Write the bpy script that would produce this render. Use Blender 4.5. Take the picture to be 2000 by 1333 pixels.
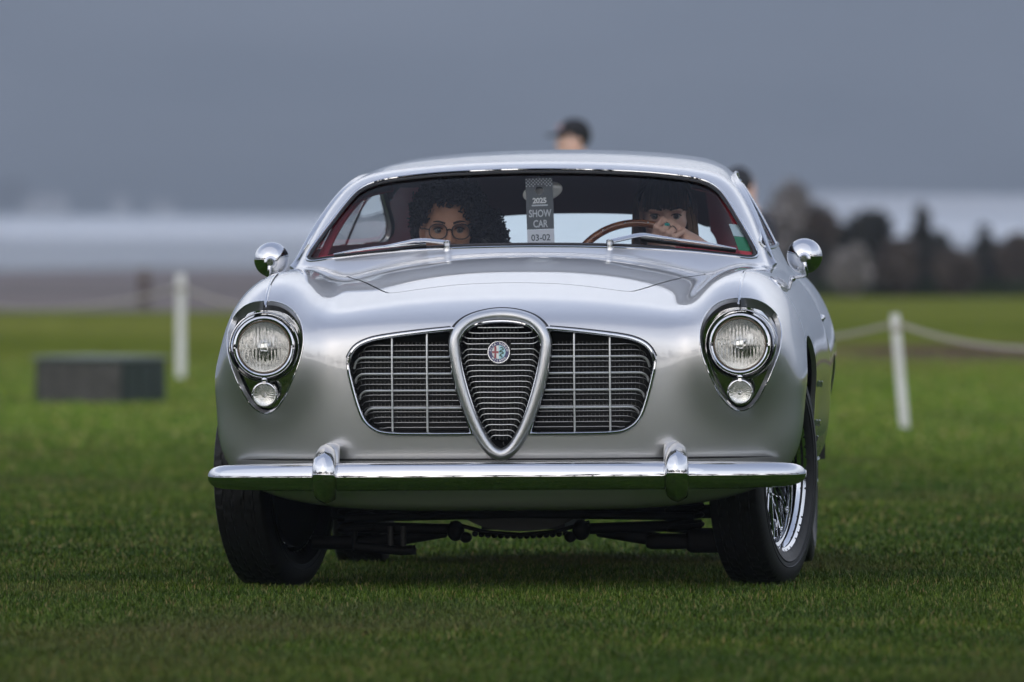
import bpy, math, random
import numpy as np
from mathutils import Vector, Matrix

random.seed(7)
RNG = np.random.default_rng(11)
R = math.radians
SC = bpy.context.scene
for _o in list(bpy.data.objects):
    bpy.data.objects.remove(_o, do_unlink=True)
COL = SC.collection

# ------------------------------------------------------------------ camera
CAM_Z, FPX, HORI = 1.092, 21000.0, 395.0
cam_d = bpy.data.cameras.new('camera')
cam_d.lens = 378.0
cam_d.sensor_width = 36.0
cam_d.clip_start = 0.5
cam_d.clip_end = 30000
cam = bpy.data.objects.new('camera', cam_d)
COL.objects.link(cam)
cam.location = (0, -30, CAM_Z)
cam.rotation_euler = (R(90) - math.atan((666.5 - HORI) / FPX), 0, 0)
cam_d.dof.use_dof = True
cam_d.dof.focus_distance = 30.45
cam_d.dof.aperture_fstop = 378.0 / 62.0
SC.camera = cam

# ------------------------------------------------------------------ world, sun, exposure
SUN_EL, SUN_AZ = 24.0, 205.0      # azimuth clockwise from +Y: behind the camera, a little to the left
w = bpy.data.worlds.new('World')
SC.world = w
w.use_nodes = True
nt = w.node_tree
for n in list(nt.nodes):
    nt.nodes.remove(n)
sky = nt.nodes.new('ShaderNodeTexSky')
sky.sky_type = 'NISHITA'
sky.sun_disc = False
sky.sun_elevation = R(SUN_EL)
sky.sun_rotation = R(SUN_AZ)
sky.air_density = 1.0
sky.dust_density = 3.5
sky.ozone_density = 1.6
bg = nt.nodes.new('ShaderNodeBackground')
bg.inputs['Strength'].default_value = 0.13
hsv = nt.nodes.new('ShaderNodeHueSaturation')
hsv.inputs['Saturation'].default_value = 0.85
wo = nt.nodes.new('ShaderNodeOutputWorld')
nt.links.new(sky.outputs[0], hsv.inputs['Color'])
# a high, even cloud sheet over the whole sky
_tc = nt.nodes.new('ShaderNodeTexCoord')
_mp = nt.nodes.new('ShaderNodeMapping')
_mp.inputs['Scale'].default_value = (1, 1, 2.6)
_nz = nt.nodes.new('ShaderNodeTexNoise')
_nz.inputs['Scale'].default_value = 1.6
_nz.inputs['Detail'].default_value = 4
_cr = nt.nodes.new('ShaderNodeValToRGB')
_cr.color_ramp.elements[0].position = .3
_cr.color_ramp.elements[0].color = (.80, .83, .90, 1)
_cr.color_ramp.elements[1].position = .7
_cr.color_ramp.elements[1].color = (1.0, 1.0, 1.03, 1)
_sc = nt.nodes.new('ShaderNodeVectorMath')
_sc.operation = 'SCALE'
_sc.inputs['Scale'].default_value = 7.6
_mx = nt.nodes.new('ShaderNodeMixRGB')
_mx.inputs[0].default_value = .90
nt.links.new(_tc.outputs['Generated'], _mp.inputs[0])
nt.links.new(_mp.outputs[0], _nz.inputs['Vector'])
nt.links.new(_nz.outputs[0], _cr.inputs[0])
_sp = nt.nodes.new('ShaderNodeSeparateXYZ')
nt.links.new(_tc.outputs['Generated'], _sp.inputs[0])
def _ramp(stops):
    r = nt.nodes.new('ShaderNodeValToRGB')
    r.color_ramp.interpolation = 'EASE'
    r.color_ramp.elements[0].position, r.color_ramp.elements[0].color = stops[0][0], (*stops[0][1], 1)
    r.color_ramp.elements[1].position, r.color_ramp.elements[1].color = stops[-1][0], (*stops[-1][1], 1)
    for p, c in stops[1:-1]:
        e = r.color_ramp.elements.new(p)
        e.color = (*c, 1)
    nt.links.new(_sp.outputs['Z'], r.inputs[0])
    return r
# out to sea: a slate fog bank low down, a bright break above it, blue-grey cloud overhead; inland: paler towards the horizon
_sea = _ramp([(.0, (.30, .34, .42)), (.25, (.30, .34, .42)), (.30, (1.02, 1.04, 1.08)), (.36, (.92, .94, 1.0)), (.44, (.36, .41, .54)), (.95, (.27, .31, .42))])
_inl = _ramp([(.02, (1.75, 1.64, 1.52)), (.25, (1.40, 1.38, 1.36)), (.55, (.66, .70, .80)), (.95, (.27, .31, .42))])
_az = nt.nodes.new('ShaderNodeMapRange')
_az.interpolation_type = 'SMOOTHSTEP'
_az.inputs[1].default_value = -.25
_az.inputs[2].default_value = .45
nt.links.new(_sp.outputs['Y'], _az.inputs[0])
_el = nt.nodes.new('ShaderNodeMixRGB')
nt.links.new(_az.outputs[0], _el.inputs[0])
nt.links.new(_inl.outputs[0], _el.inputs[1])
nt.links.new(_sea.outputs[0], _el.inputs[2])
_m2 = nt.nodes.new('ShaderNodeMixRGB')
_m2.blend_type = 'MULTIPLY'
_m2.inputs[0].default_value = 1
nt.links.new(_sp.outputs['Z'], _el.inputs[0])
nt.links.new(_cr.outputs[0], _m2.inputs[1])
nt.links.new(_el.outputs[0], _m2.inputs[2])
nt.links.new(_m2.outputs[0], _sc.inputs[0])
nt.links.new(hsv.outputs[0], _mx.inputs[1])
nt.links.new(_sc.outputs[0], _mx.inputs[2])
nt.links.new(_mx.outputs[0], bg.inputs['Color'])
nt.links.new(bg.outputs[0], wo.inputs['Surface'])

sun_d = bpy.data.lights.new('sun', 'SUN')
sun_d.energy = 0.5
sun_d.angle = R(110)
sun_d.color = (1.0, 0.94, 0.86)
sun = bpy.data.objects.new('sun', sun_d)
COL.objects.link(sun)
_e, _a = R(SUN_EL), R(SUN_AZ)
_dir = Vector((math.sin(_a) * math.cos(_e), math.cos(_a) * math.cos(_e), math.sin(_e)))
sun.rotation_euler = _dir.to_track_quat('Z', 'Y').to_euler()

SC.view_settings.view_transform = 'Standard'
SC.view_settings.look = 'None'
SC.view_settings.exposure = 0.92
SC.view_settings.gamma = 1.0
SC.view_settings.use_curve_mapping = False
SC.render.engine = 'CYCLES'
SC.cycles.use_denoising = True
try:
    SC.cycles.denoiser = 'OPENIMAGEDENOISE'
except Exception:
    pass
SC.cycles.max_bounces = 12
SC.cycles.diffuse_bounces = 3
SC.cycles.glossy_bounces = 6
SC.cycles.transmission_bounces = 10
SC.cycles.transparent_max_bounces = 16
SC.cycles.volume_bounces = 0
SC.cycles.caustics_reflective = False
SC.cycles.caustics_refractive = False
SC.cycles.sample_clamp_indirect = 6

# ------------------------------------------------------------------ materials
def mat(name, col, rough=0.5, metal=0.0, coat=0.0, coat_rough=0.03, spec=0.5, **kw):
    m = bpy.data.materials.new(name)
    m.use_nodes = True
    b = m.node_tree.nodes['Principled BSDF']
    b.inputs['Base Color'].default_value = (*col, 1)
    b.inputs['Roughness'].default_value = rough
    b.inputs['Metallic'].default_value = metal
    b.inputs['Specular IOR Level'].default_value = spec
    b.inputs['Coat Weight'].default_value = coat
    b.inputs['Coat Roughness'].default_value = coat_rough
    for k, v in kw.items():
        b.inputs[k.replace('_', ' ')].default_value = v
    return m

def noise_mix(m, scale, c1, c2, detail=4, stretch=(1, 1, 1), lo=0.35, hi=0.65, coord='Object'):
    """colour that wanders between c1 and c2"""
    t = m.node_tree
    tc = t.nodes.new('ShaderNodeTexCoord')
    mp = t.nodes.new('ShaderNodeMapping')
    mp.inputs['Scale'].default_value = stretch
    nz = t.nodes.new('ShaderNodeTexNoise')
    nz.inputs['Scale'].default_value = scale
    nz.inputs['Detail'].default_value = detail
    cr = t.nodes.new('ShaderNodeValToRGB')
    cr.color_ramp.elements[0].position = lo
    cr.color_ramp.elements[0].color = (*c1, 1)
    cr.color_ramp.elements[1].position = hi
    cr.color_ramp.elements[1].color = (*c2, 1)
    t.links.new(tc.outputs[coord], mp.inputs[0])
    t.links.new(mp.outputs[0], nz.inputs['Vector'])
    t.links.new(nz.outputs['Fac'], cr.inputs[0])
    t.links.new(cr.outputs[0], t.nodes['Principled BSDF'].inputs['Base Color'])
    return nz, cr

def add_bump(m, scale, strength, dist=0.01, detail=4, stretch=(1, 1, 1)):
    t = m.node_tree
    tc = t.nodes.new('ShaderNodeTexCoord')
    mp = t.nodes.new('ShaderNodeMapping')
    mp.inputs['Scale'].default_value = stretch
    nz = t.nodes.new('ShaderNodeTexNoise')
    nz.inputs['Scale'].default_value = scale
    nz.inputs['Detail'].default_value = detail
    bp = t.nodes.new('ShaderNodeBump')
    bp.inputs['Strength'].default_value = strength
    bp.inputs['Distance'].default_value = dist
    t.links.new(tc.outputs['Object'], mp.inputs[0])
    t.links.new(mp.outputs[0], nz.inputs['Vector'])
    t.links.new(nz.outputs['Fac'], bp.inputs['Height'])
    t.links.new(bp.outputs[0], t.nodes['Principled BSDF'].inputs['Normal'])

def glass_mat(name, tint, refl=1.0, rough=0.0, ior=1.5):
    """thin sheet: what is behind shows, tinted; the surface mirrors by Fresnel"""
    m = bpy.data.materials.new(name)
    m.use_nodes = True
    t = m.node_tree
    for n in list(t.nodes):
        t.nodes.remove(n)
    out = t.nodes.new('ShaderNodeOutputMaterial')
    tr = t.nodes.new('ShaderNodeBsdfTransparent')
    tr.inputs[0].default_value = (*tint, 1)
    gl = t.nodes.new('ShaderNodeBsdfGlossy')
    gl.inputs['Roughness'].default_value = rough
    fr = t.nodes.new('ShaderNodeFresnel')
    fr.inputs['IOR'].default_value = ior
    mu = t.nodes.new('ShaderNodeMath')
    mu.operation = 'MULTIPLY'
    mu.inputs[1].default_value = refl
    mu.use_clamp = True
    mx = t.nodes.new('ShaderNodeMixShader')
    t.links.new(fr.outputs[0], mu.inputs[0])
    t.links.new(mu.outputs[0], mx.inputs[0])
    t.links.new(tr.outputs[0], mx.inputs[1])
    t.links.new(gl.outputs[0], mx.inputs[2])
    t.links.new(mx.outputs[0], out.inputs[0])
    return m

M = {}
M['paint'] = mat('silver_paint', (0.60, 0.60, 0.605), 0.34, 0.80, 1.0, 0.015)
M['paint'].node_tree.nodes['Principled BSDF'].inputs['Coat IOR'].default_value = 1.7
M['paint_satin'] = mat('satin_silver', (0.55, 0.56, 0.57), 0.34, 0.9, 0.5, 0.1)
M['chrome'] = mat('chrome', (0.63, 0.64, 0.66), 0.03, 1.0)
M['chrome_soft'] = mat('brushed_chrome', (0.62, 0.63, 0.65), 0.17, 1.0)
M['bar'] = mat('polished_bar', (0.68, 0.69, 0.69), 0.32, 0.5)
M['fin'] = mat('grey_fin', (0.05, 0.05, 0.048), 0.5, 0.5)
M['thin_bar'] = mat('thin_polished_bar', (0.34, 0.343, 0.345), 0.35, 0.6)
M['black'] = mat('matt_black', (0.008, 0.008, 0.009), 0.6)
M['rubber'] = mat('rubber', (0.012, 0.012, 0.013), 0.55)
M['tyre'] = mat('tyre_rubber', (0.006, 0.0057, 0.0057), 0.46, spec=.3)
add_bump(M['tyre'], 260, 0.25, 0.002)
M['iron'] = mat('dark_iron', (0.005, 0.005, 0.005), 0.6, 0.0, spec=.2)
M['alu'] = mat('dull_alloy', (0.05, 0.05, 0.05), 0.55, 0.3)
M['headliner'] = mat('headliner_cloth', (0.085, 0.070, 0.075), 0.9)
add_bump(M['headliner'], 300, 0.3, 0.002)
M['red'] = mat('red_leather', (0.46, 0.018, 0.035), 0.45)
add_bump(M['red'], 180, 0.25, 0.002)
M['darkred'] = mat('dark_red_leather', (0.10, 0.010, 0.015), 0.5)
M['wood'] = mat('varnished_wood', (0.24, 0.075, 0.02), 0.25, 0.0, 1.0, 0.05)
noise_mix(M['wood'], 14, (0.16, 0.045, 0.012), (0.32, 0.11, 0.03), stretch=(1, 6, 6))
M['glass'] = glass_mat('windshield_glass', (0.95, 0.965, 0.96), 1.0, ior=1.2)
M['side_glass'] = glass_mat('side_glass', (0.94, 0.96, 0.95), 0.5)
M['white'] = mat('white_print', (0.75, 0.76, 0.75), 0.4)

# ------------------------------------------------------------------ object helpers
def tag(o, label=None, cat=None, group=None, kind=None):
    if label: o['label'] = label
    if cat: o['category'] = cat
    if group: o['group'] = group
    if kind: o['kind'] = kind
    return o

def empty(name, loc=(0, 0, 0), rot=(0, 0, 0), parent=None):
    o = bpy.data.objects.new(name, None)
    o.empty_display_size = 0.1
    COL.objects.link(o)
    o.location = loc
    o.rotation_euler = rot
    o.parent = parent
    return o

def link(name, me, parent=None):
    o = bpy.data.objects.new(name, me)
    COL.objects.link(o)
    o.parent = parent
    return o

def make_mesh(name, V, F, m=None, smooth=True, normals=None):
    me = bpy.data.meshes.new(name)
    V = np.asarray(V, dtype=np.float64)
    if isinstance(F, np.ndarray):
        F = F.tolist()
    me.from_pydata(V.tolist(), [], F)
    if m is not None:
        for q in (m if isinstance(m, (list, tuple)) else [m]):
            me.materials.append(q)
    if smooth:
        me.polygons.foreach_set('use_smooth', [True] * len(me.polygons))
    me.update()
    if normals is not None:
        me.normals_split_custom_set_from_vertices(np.asarray(normals).tolist())
    return me

def obj(name, V, F, m, parent=None, smooth=True, normals=None, label=None):
    o = link(name, make_mesh(name, V, F, m, smooth, normals), parent)
    if label: o['label'] = label
    return o

class MB:
    """collects shapes into one mesh"""
    def __init__(s): s.V = []; s.F = []; s.MI = []
    def add(s, V, F, mi=0):
        b = len(s.V)
        s.V += [tuple(map(float, v)) for v in V]
        s.F += [tuple(int(i) + b for i in f) for f in F]
        s.MI += [mi] * len(F)
        return s
    def build(s, name, m, parent=None, smooth=True, label=None):
        o = obj(name, s.V, s.F, m, parent, smooth, None, label)
        if any(s.MI): o.data.polygons.foreach_set('material_index', s.MI)
        if smooth: sharp(o)
        return o

def sharp(o, ang=38):
    """auto smooth by angle"""
    me = o.data
    me.set_sharp_from_angle(angle=R(ang))
    return o

def unit(v):
    v = np.asarray(v, float)
    return v / (np.linalg.norm(v, axis=-1, keepdims=True) + 1e-12)

def sweep(path, nrm, prof, closed=False, closed_prof=True, scale=None, caps=True):
    """prof columns: across, along the normal"""
    P = np.asarray(path, float); N = np.asarray(nrm, float)
    if N.ndim == 1: N = np.tile(N, (len(P), 1))
    if closed:
        T = unit(np.roll(P, -1, 0) - np.roll(P, 1, 0))
    else:
        T = unit(np.gradient(P, axis=0))
    N = unit(N - (N * T).sum(1, keepdims=True) * T)
    B = np.cross(T, N)
    pr = np.asarray(prof, float)
    sc = np.ones((len(P), 2)) if scale is None else np.asarray(scale, float).reshape(len(P), -1) * np.ones((1, 2))
    V = P[:, None] + (pr[None, :, 0:1] * sc[:, None, 0:1]) * B[:, None] + (pr[None, :, 1:2] * sc[:, None, 1:2]) * N[:, None]
    n, m_ = len(P), len(pr)
    F = []
    for i in range(n if closed else n - 1):
        j = (i + 1) % n
        for k in range(m_ if closed_prof else m_ - 1):
            l = (k + 1) % m_
            F.append((i * m_ + k, i * m_ + l, j * m_ + l, j * m_ + k))
    V = V.reshape(-1, 3)
    if not closed and closed_prof and caps:
        F.append(tuple(range(m_ - 1, -1, -1)))
        F.append(tuple((n - 1) * m_ + k for k in range(m_)))
    return V, F

def ring(n, a, b=None, p=2.0):
    b = a if b is None else b
    t = np.linspace(0, 2 * math.pi, n, endpoint=False)
    c, s = np.cos(t), np.sin(t)
    return np.stack([a * np.sign(c) * abs(c) ** (2 / p), b * np.sign(s) * abs(s) ** (2 / p)], 1)

def tube(path, r, n=10, nrm=(0.13, 0.31, 0.94), closed=False, scale=None):
    return sweep(path, nrm, ring(n, r), closed, True, scale)

def lathe(prof, segs=48, center=(0, 0, 0), axis='y', arc=None):
    """prof: (radius, height along the axis)"""
    t = np.linspace(0, 2 * math.pi, segs, endpoint=False)
    pr = np.asarray(prof, float)
    c, s = np.cos(t)[:, None], np.sin(t)[:, None]
    r, h = pr[None, :, 0], pr[None, :, 1]
    if axis == 'y': V = np.stack([r * c, h + 0 * c, r * s], -1)
    elif axis == 'x': V = np.stack([h + 0 * c, r * c, r * s], -1)
    else: V = np.stack([r * c, r * s, h + 0 * c], -1)
    V = V.reshape(-1, 3) + np.asarray(center)
    m_ = len(pr)
    F = []
    for i in range(segs):
        j = (i + 1) % segs
        for k in range(m_ - 1):
            F.append((i * m_ + k, i * m_ + k + 1, j * m_ + k + 1, j * m_ + k))
    return V, F

def box(lo, hi):
    (x0, y0, z0), (x1, y1, z1) = lo, hi
    V = [(x0, y0, z0), (x1, y0, z0), (x1, y1, z0), (x0, y1, z0), (x0, y0, z1), (x1, y0, z1), (x1, y1, z1), (x0, y1, z1)]
    return V, [(0, 3, 2, 1), (4, 5, 6, 7), (0, 1, 5, 4), (1, 2, 6, 5), (2, 3, 7, 6), (3, 0, 4, 7)]

def ball(c, r, nu=20, nv=12):
    r = (r, r, r) if np.isscalar(r) else r
    V, F = [], []
    for j in range(nv + 1):
        ph = math.pi * j / nv
        for i in range(nu):
            th = 2 * math.pi * i / nu
            V.append((c[0] + r[0] * math.sin(ph) * math.cos(th), c[1] + r[1] * math.sin(ph) * math.sin(th), c[2] + r[2] * math.cos(ph)))
    for j in range(nv):
        for i in range(nu):
            a, b = j * nu + i, j * nu + (i + 1) % nu
            F.append((a, a + nu, b + nu, b))
    return V, F

def crom(P, n=8, closed=True):
    """Catmull-Rom through points"""
    P = np.asarray(P, float); N = len(P)
    out = []
    for i in range(N if closed else N - 1):
        if closed: p = [P[(i + k) % N] for k in (-1, 0, 1, 2)]
        else: p = [P[max(i - 1, 0)], P[i], P[i + 1], P[min(i + 2, N - 1)]]
        for t in np.linspace(0, 1, n, endpoint=False):
            out.append(0.5 * (2 * p[1] + (p[2] - p[0]) * t + (2 * p[0] - 5 * p[1] + 4 * p[2] - p[3]) * t * t + (3 * p[1] - p[0] - 3 * p[2] + p[3]) * t ** 3))
    if not closed: out.append(P[-1])
    return np.array(out)

def resample(P, n, closed=False):
    P = np.asarray(P, float)
    Q = np.vstack([P, P[:1]]) if closed else P
    d = np.r_[0, np.cumsum(np.linalg.norm(np.diff(Q, axis=0), axis=1))]
    t = np.linspace(0, d[-1], n, endpoint=not closed)
    return np.stack([np.interp(t, d, Q[:, k]) for k in range(Q.shape[1])], 1)

def offset2(P, d):
    """move a closed 2D outline outwards by d"""
    T = unit(np.roll(P, -1, 0) - np.roll(P, 1, 0))
    Nn = np.stack([T[:, 1], -T[:, 0]], 1)
    A = 0.5 * np.sum(P[:, 0] * np.roll(P[:, 1], -1) - np.roll(P[:, 0], -1) * P[:, 1])
    return P + Nn * d * (1 if A > 0 else -1)

def sd_poly(X, Y, poly):
    """signed distance to a closed outline, positive inside"""
    A = np.asarray(poly, float); Bp = np.roll(A, -1, 0)
    X = np.asarray(X, float).ravel(); Y = np.asarray(Y, float).ravel()
    d = np.full(X.shape, 1e9); ins = np.zeros(X.shape, bool)
    for (ax, ay), (bx, by) in zip(A, Bp):
        ex, ey = bx - ax, by - ay
        wx, wy = X - ax, Y - ay
        t = np.clip((wx * ex + wy * ey) / (ex * ex + ey * ey + 1e-15), 0, 1)
        d = np.minimum(d, (wx - ex * t) ** 2 + (wy - ey * t) ** 2)
        c = ((ay > Y) != (by > Y))
        with np.errstate(divide='ignore', invalid='ignore'):
            xi = ax + (Y - ay) * ex / (ey if ey != 0 else 1e-15)
        ins ^= c & (X < xi)
    return np.where(ins, 1, -1) * np.sqrt(d)

class Spline:
    """natural cubic"""
    def __init__(s, pts):
        P = np.array(pts, float); s.x, s.y = P[:, 0], P[:, 1]
        n = len(s.x); h = np.diff(s.x)
        A = np.eye(n); b = np.zeros(n)
        for i in range(1, n - 1):
            A[i, i - 1:i + 2] = h[i - 1], 2 * (h[i - 1] + h[i]), h[i]
            b[i] = 6 * ((s.y[i + 1] - s.y[i]) / h[i] - (s.y[i] - s.y[i - 1]) / h[i - 1])
        s.m = np.linalg.solve(A, b)
    def __call__(s, q):
        q = np.clip(q, s.x[0], s.x[-1])
        i = np.clip(np.searchsorted(s.x, q) - 1, 0, len(s.x) - 2)
        h = s.x[i + 1] - s.x[i]; a = (s.x[i + 1] - q) / h; b = (q - s.x[i]) / h
        return a * s.y[i] + b * s.y[i + 1] + ((a ** 3 - a) * s.m[i] + (b ** 3 - b) * s.m[i + 1]) * h * h / 6

def smin(a, b, k): return -k * np.logaddexp(-a / k, -b / k)
def smax(a, b, k): return k * np.logaddexp(a / k, b / k)

def nets(f, lo, hi, h):
    """naive surface nets: a smooth mesh of f = 0"""
    lo = np.array(lo, float); n = np.ceil((np.array(hi) - lo) / h).astype(int) + 1
    g = [lo[k] + h * np.arange(n[k]) for k in range(3)]
    X, Y, Z = np.meshgrid(*g, indexing='ij')
    D = f(X, Y, Z)
    s = D < 0
    cs = np.zeros(tuple(n - 1)); acc = np.zeros(tuple(n - 1) + (3,)); cnt = np.zeros(tuple(n - 1))
    cor = [(a, b, c) for a in (0, 1) for b in (0, 1) for c in (0, 1)]
    sl = lambda A, c: A[c[0]:n[0] - 1 + c[0], c[1]:n[1] - 1 + c[1], c[2]:n[2] - 1 + c[2]]
    for p in cor:
        for k in range(3):
            if p[k] == 0:
                q = list(p); q[k] = 1
                d0, d1 = sl(D, p), sl(D, q)
                x = (d0 < 0) != (d1 < 0)
                t = np.where(x, d0 / np.where(x, d0 - d1, 1), 0)
                for j in range(3):
                    acc[..., j] += np.where(x, p[j] + (t if j == k else 0), 0)
                cnt += x
    act = cnt > 0
    idx = -np.ones(act.shape, int); idx[act] = np.arange(act.sum())
    ijk = np.argwhere(act)
    V = lo + h * (ijk + acc[act] / cnt[act][:, None])
    F = []
    for k in range(3):
        a, b = [(1, 2), (2, 0), (0, 1)][k]
        q = [slice(1, n[j] - 1) for j in range(3)]
        q[k] = slice(0, n[k] - 1)
        q2 = list(q); q2[k] = slice(1, n[k])
        s0, s1 = s[tuple(q)], s[tuple(q2)]
        for flip in (False, True):
            e = np.argwhere((s0 != s1) & (s0 == (not flip)))
            if not len(e): continue
            base = e.copy()
            for j in range(3):
                if j != k: base[:, j] += 1
            def cell(da, db):
                c = base.copy(); c[:, a] -= da; c[:, b] -= db
                return idx[c[:, 0], c[:, 1], c[:, 2]]
            Q = np.stack([cell(1, 1), cell(0, 1), cell(0, 0), cell(1, 0)], 1)
            F.append(Q[:, ::-1] if flip else Q)
    F = np.concatenate(F)
    e = h * 0.5
    G = np.stack([f(V[:, 0] + e, V[:, 1], V[:, 2]) - f(V[:, 0] - e, V[:, 1], V[:, 2]),
                  f(V[:, 0], V[:, 1] + e, V[:, 2]) - f(V[:, 0], V[:, 1] - e, V[:, 2]),
                  f(V[:, 0], V[:, 1], V[:, 2] + e) - f(V[:, 0], V[:, 1], V[:, 2] - e)], 1)
    return V, F, unit(G)
# ------------------------------------------------------------------ the car: its frame
# local axes: x to the picture's right, y towards the tail, z up; the nose is at y = 0
YAW, ROLL = -3.95, -0.4
car = empty('vintage_coupe', (-0.0290, 0.0, 0.0), (0, R(ROLL), R(YAW)))
tag(car, 'silver vintage coupe with shield shaped grille and chrome bumper, driven across the lawn', 'car')

# ---- body shape as one smooth implicit surface
spT = Spline([(-0.2, .72), (0.0, .770), (.15, .812), (.3, .837), (.45, .859), (.6, .882), (.8, .911), (.95, .928), (1.1, .938), (1.3, .946), (1.7, .950), (2.6, .95), (3.2, .945), (3.7, .885), (4.1, .78), (4.5, .60)])
spW = Spline([(-0.2, .80), (.2, .822), (.5, .832), (.9, .832), (1.6, .826), (2.3, .828), (3.1, .785), (3.7, .75), (4.5, .66)])
spB = Spline([(-0.2, .222), (.6, .222), (1.4, .20), (3.2, .20), (4.5, .30)])
spR = Spline([(1.2, 1.09), (1.5, 1.192), (1.75, 1.214), (2.05, 1.233), (2.4, 1.247), (2.65, 1.250), (2.9, 1.225), (3.2, 1.125), (3.5, .99), (3.8, .86), (4.3, .62)])
spG = Spline([(1.1, .665), (1.45, .70), (1.9, .712), (2.4, .70), (2.9, .645), (3.4, .53), (3.9, .40), (4.3, .3)])
ZC = .56
FX, FZ = .643, .668

def f_front(x, z):
    return .30 * (z - .62) ** 2 + .185 * (np.abs(x) / .8) ** 2.1

def F_hull(x, y, z):
    ax = np.abs(x)
    T, W, B = spT(y), spW(y), spB(y)
    up = z > ZC
    h = np.where(up, T - ZC, ZC - B)
    n = np.where(up, 2.25, 4.0)
    q = ((ax / W) ** n + (np.abs(z - ZC) / h) ** n) ** (1 / n)
    d = (q - 1) * .36
    d = smax(d, (f_front(x, z) - y) * .95, .034)
    d = smax(d, (y - (4.38 - .16 * (ax / .8) ** 2 - .3 * (z - .5) ** 2)) * .95, .05)
    # front wing pontoon
    rx, rz, ry = (ax - FX) / .182, (z - FZ) / .236, (y - 1.27) / 1.22
    q = ((rx * rx + rz * rz) ** 2 + ry ** 4 + 1e-12) ** .25
    d = smin(d, (q - 1) * .195, .018)
    # rear wing
    rx, rz, ry = (ax - .565) / .215, (z - .64) / .27, (y - 3.5) / .95
    q = ((rx * rx + rz * rz) ** 1.5 + np.abs(ry) ** 3 + 1e-12) ** (1 / 3)
    return smin(d, (q - 1) * .22, .03)

def F_green(x, y, z):
    ax = np.abs(x)
    side = (ax - (spG(y) - .46 * (z - .90) - .9 * np.maximum(z - .90, 0) ** 2 * 0.35)) * .9
    top = (z - (spR(y) - .040 * (ax / .55) ** 2.2)) * .96
    d = smax(side, top, .026)
    ws = ((1.205 + 1.72 * (z - .955) + .40 * x * x) - y) * .5
    d = smax(d, ws, .014)
    return smax(d, .80 - z, .02)

def F_car(x, y, z):
    return smin(F_hull(x, y, z), F_green(x, y, z), .010)

def grad(f, P, e=1e-4):
    x, y, z = P[:, 0], P[:, 1], P[:, 2]
    return np.stack([f(x + e, y, z) - f(x - e, y, z), f(x, y + e, z) - f(x, y - e, z), f(x, y, z + e) - f(x, y, z - e)], 1) / (2 * e)

def cast(f, O, D, t0, t1, it=34):
    """bisection from inside (t0) to outside (t1)"""
    a = np.full(len(O), float(t0)) if np.isscalar(t0) else t0.copy()
    b = np.full(len(O), float(t1)) if np.isscalar(t1) else t1.copy()
    for _ in range(it):
        m_ = (a + b) / 2
        P = O + D * m_[:, None]
        ins = f(P[:, 0], P[:, 1], P[:, 2]) < 0
        a = np.where(ins, m_, a); b = np.where(ins, b, m_)
    return O + D * ((a + b) / 2)[:, None]

def on_front(XZ, y_in=.9, y_out=-.4, f=None):
    """points of the front seen square on: (x, z) -> surface point and normal"""
    XZ = np.asarray(XZ, float); f = f or F_hull
    O = np.stack([XZ[:, 0], np.full(len(XZ), y_in), XZ[:, 1]], 1)
    P = cast(f, O, np.tile([0, -1.0, 0], (len(O), 1)), 0, y_in - y_out)
    return P, unit(grad(f, P))

def on_top(XY, z_in=.6, z_out=1.6, f=None):
    XY = np.asarray(XY, float); f = f or F_hull
    O = np.stack([XY[:, 0], XY[:, 1], np.full(len(XY), z_in)], 1)
    P = cast(f, O, np.tile([0, 0, 1.0], (len(O), 1)), 0, z_out - z_in)
    return P, unit(grad(f, P))

def on_side(YZ, sgn, f=None):
    YZ = np.asarray(YZ, float); f = f or F_car
    O = np.stack([np.zeros(len(YZ)), YZ[:, 0], YZ[:, 1]], 1)
    P = cast(f, O, np.tile([float(sgn), 0, 0], (len(O), 1)), 0, 1.2)
    return P, unit(grad(f, P))

# ---- ray grid over the whole shell
def shell_grid(f, zs=.54, xo=.50, nth=520, nf=210, nm=150, nr=40, y0=.9, y1=3.6):
    th = np.linspace(0, 2 * math.pi, nth, endpoint=False)
    rad = np.stack([np.sin(th), 0 * th, np.cos(th)], 1)
    off = rad * np.array([xo, 0, 0])
    O, D = [], []
    for ph in np.linspace(math.pi / 2 * .985, 0, nf, endpoint=False):
        O.append(np.array([0, y0, zs]) + off * math.cos(ph) ** .6); D.append(rad * math.cos(ph) + np.array([0, -math.sin(ph), 0]))
    s = np.linspace(0, 1, nm)
    for y in y0 + (y1 - y0) * s ** 1.25:
        O.append(np.array([0, y, zs]) + off); D.append(rad)
    for ph in np.linspace(0, math.pi / 2 * .97, nr + 1)[1:]:
        O.append(np.array([0, y1, zs]) + off * math.cos(ph) ** .6); D.append(rad * math.cos(ph) + np.array([0, math.sin(ph), 0]))
    O, D = np.concatenate(O), np.concatenate(D)
    V = cast(f, O, D, 0, 2.2)
    nv = nf + nm + nr
    i = np.arange(nv - 1)[:, None] * nth; j = np.arange(nth)[None]; j2 = (j + 1) % nth
    Q = np.stack([i + j, i + nth + j, i + nth + j2, i + j2], -1).reshape(-1, 4)
    a, b, c = V[Q[5000:60000:50, 0]], V[Q[5000:60000:50, 1]], V[Q[5000:60000:50, 2]]
    if (np.cross(b - a, c - a) * grad(f, a)).sum() < 0: Q = Q[:, ::-1]
    return V, Q

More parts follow.
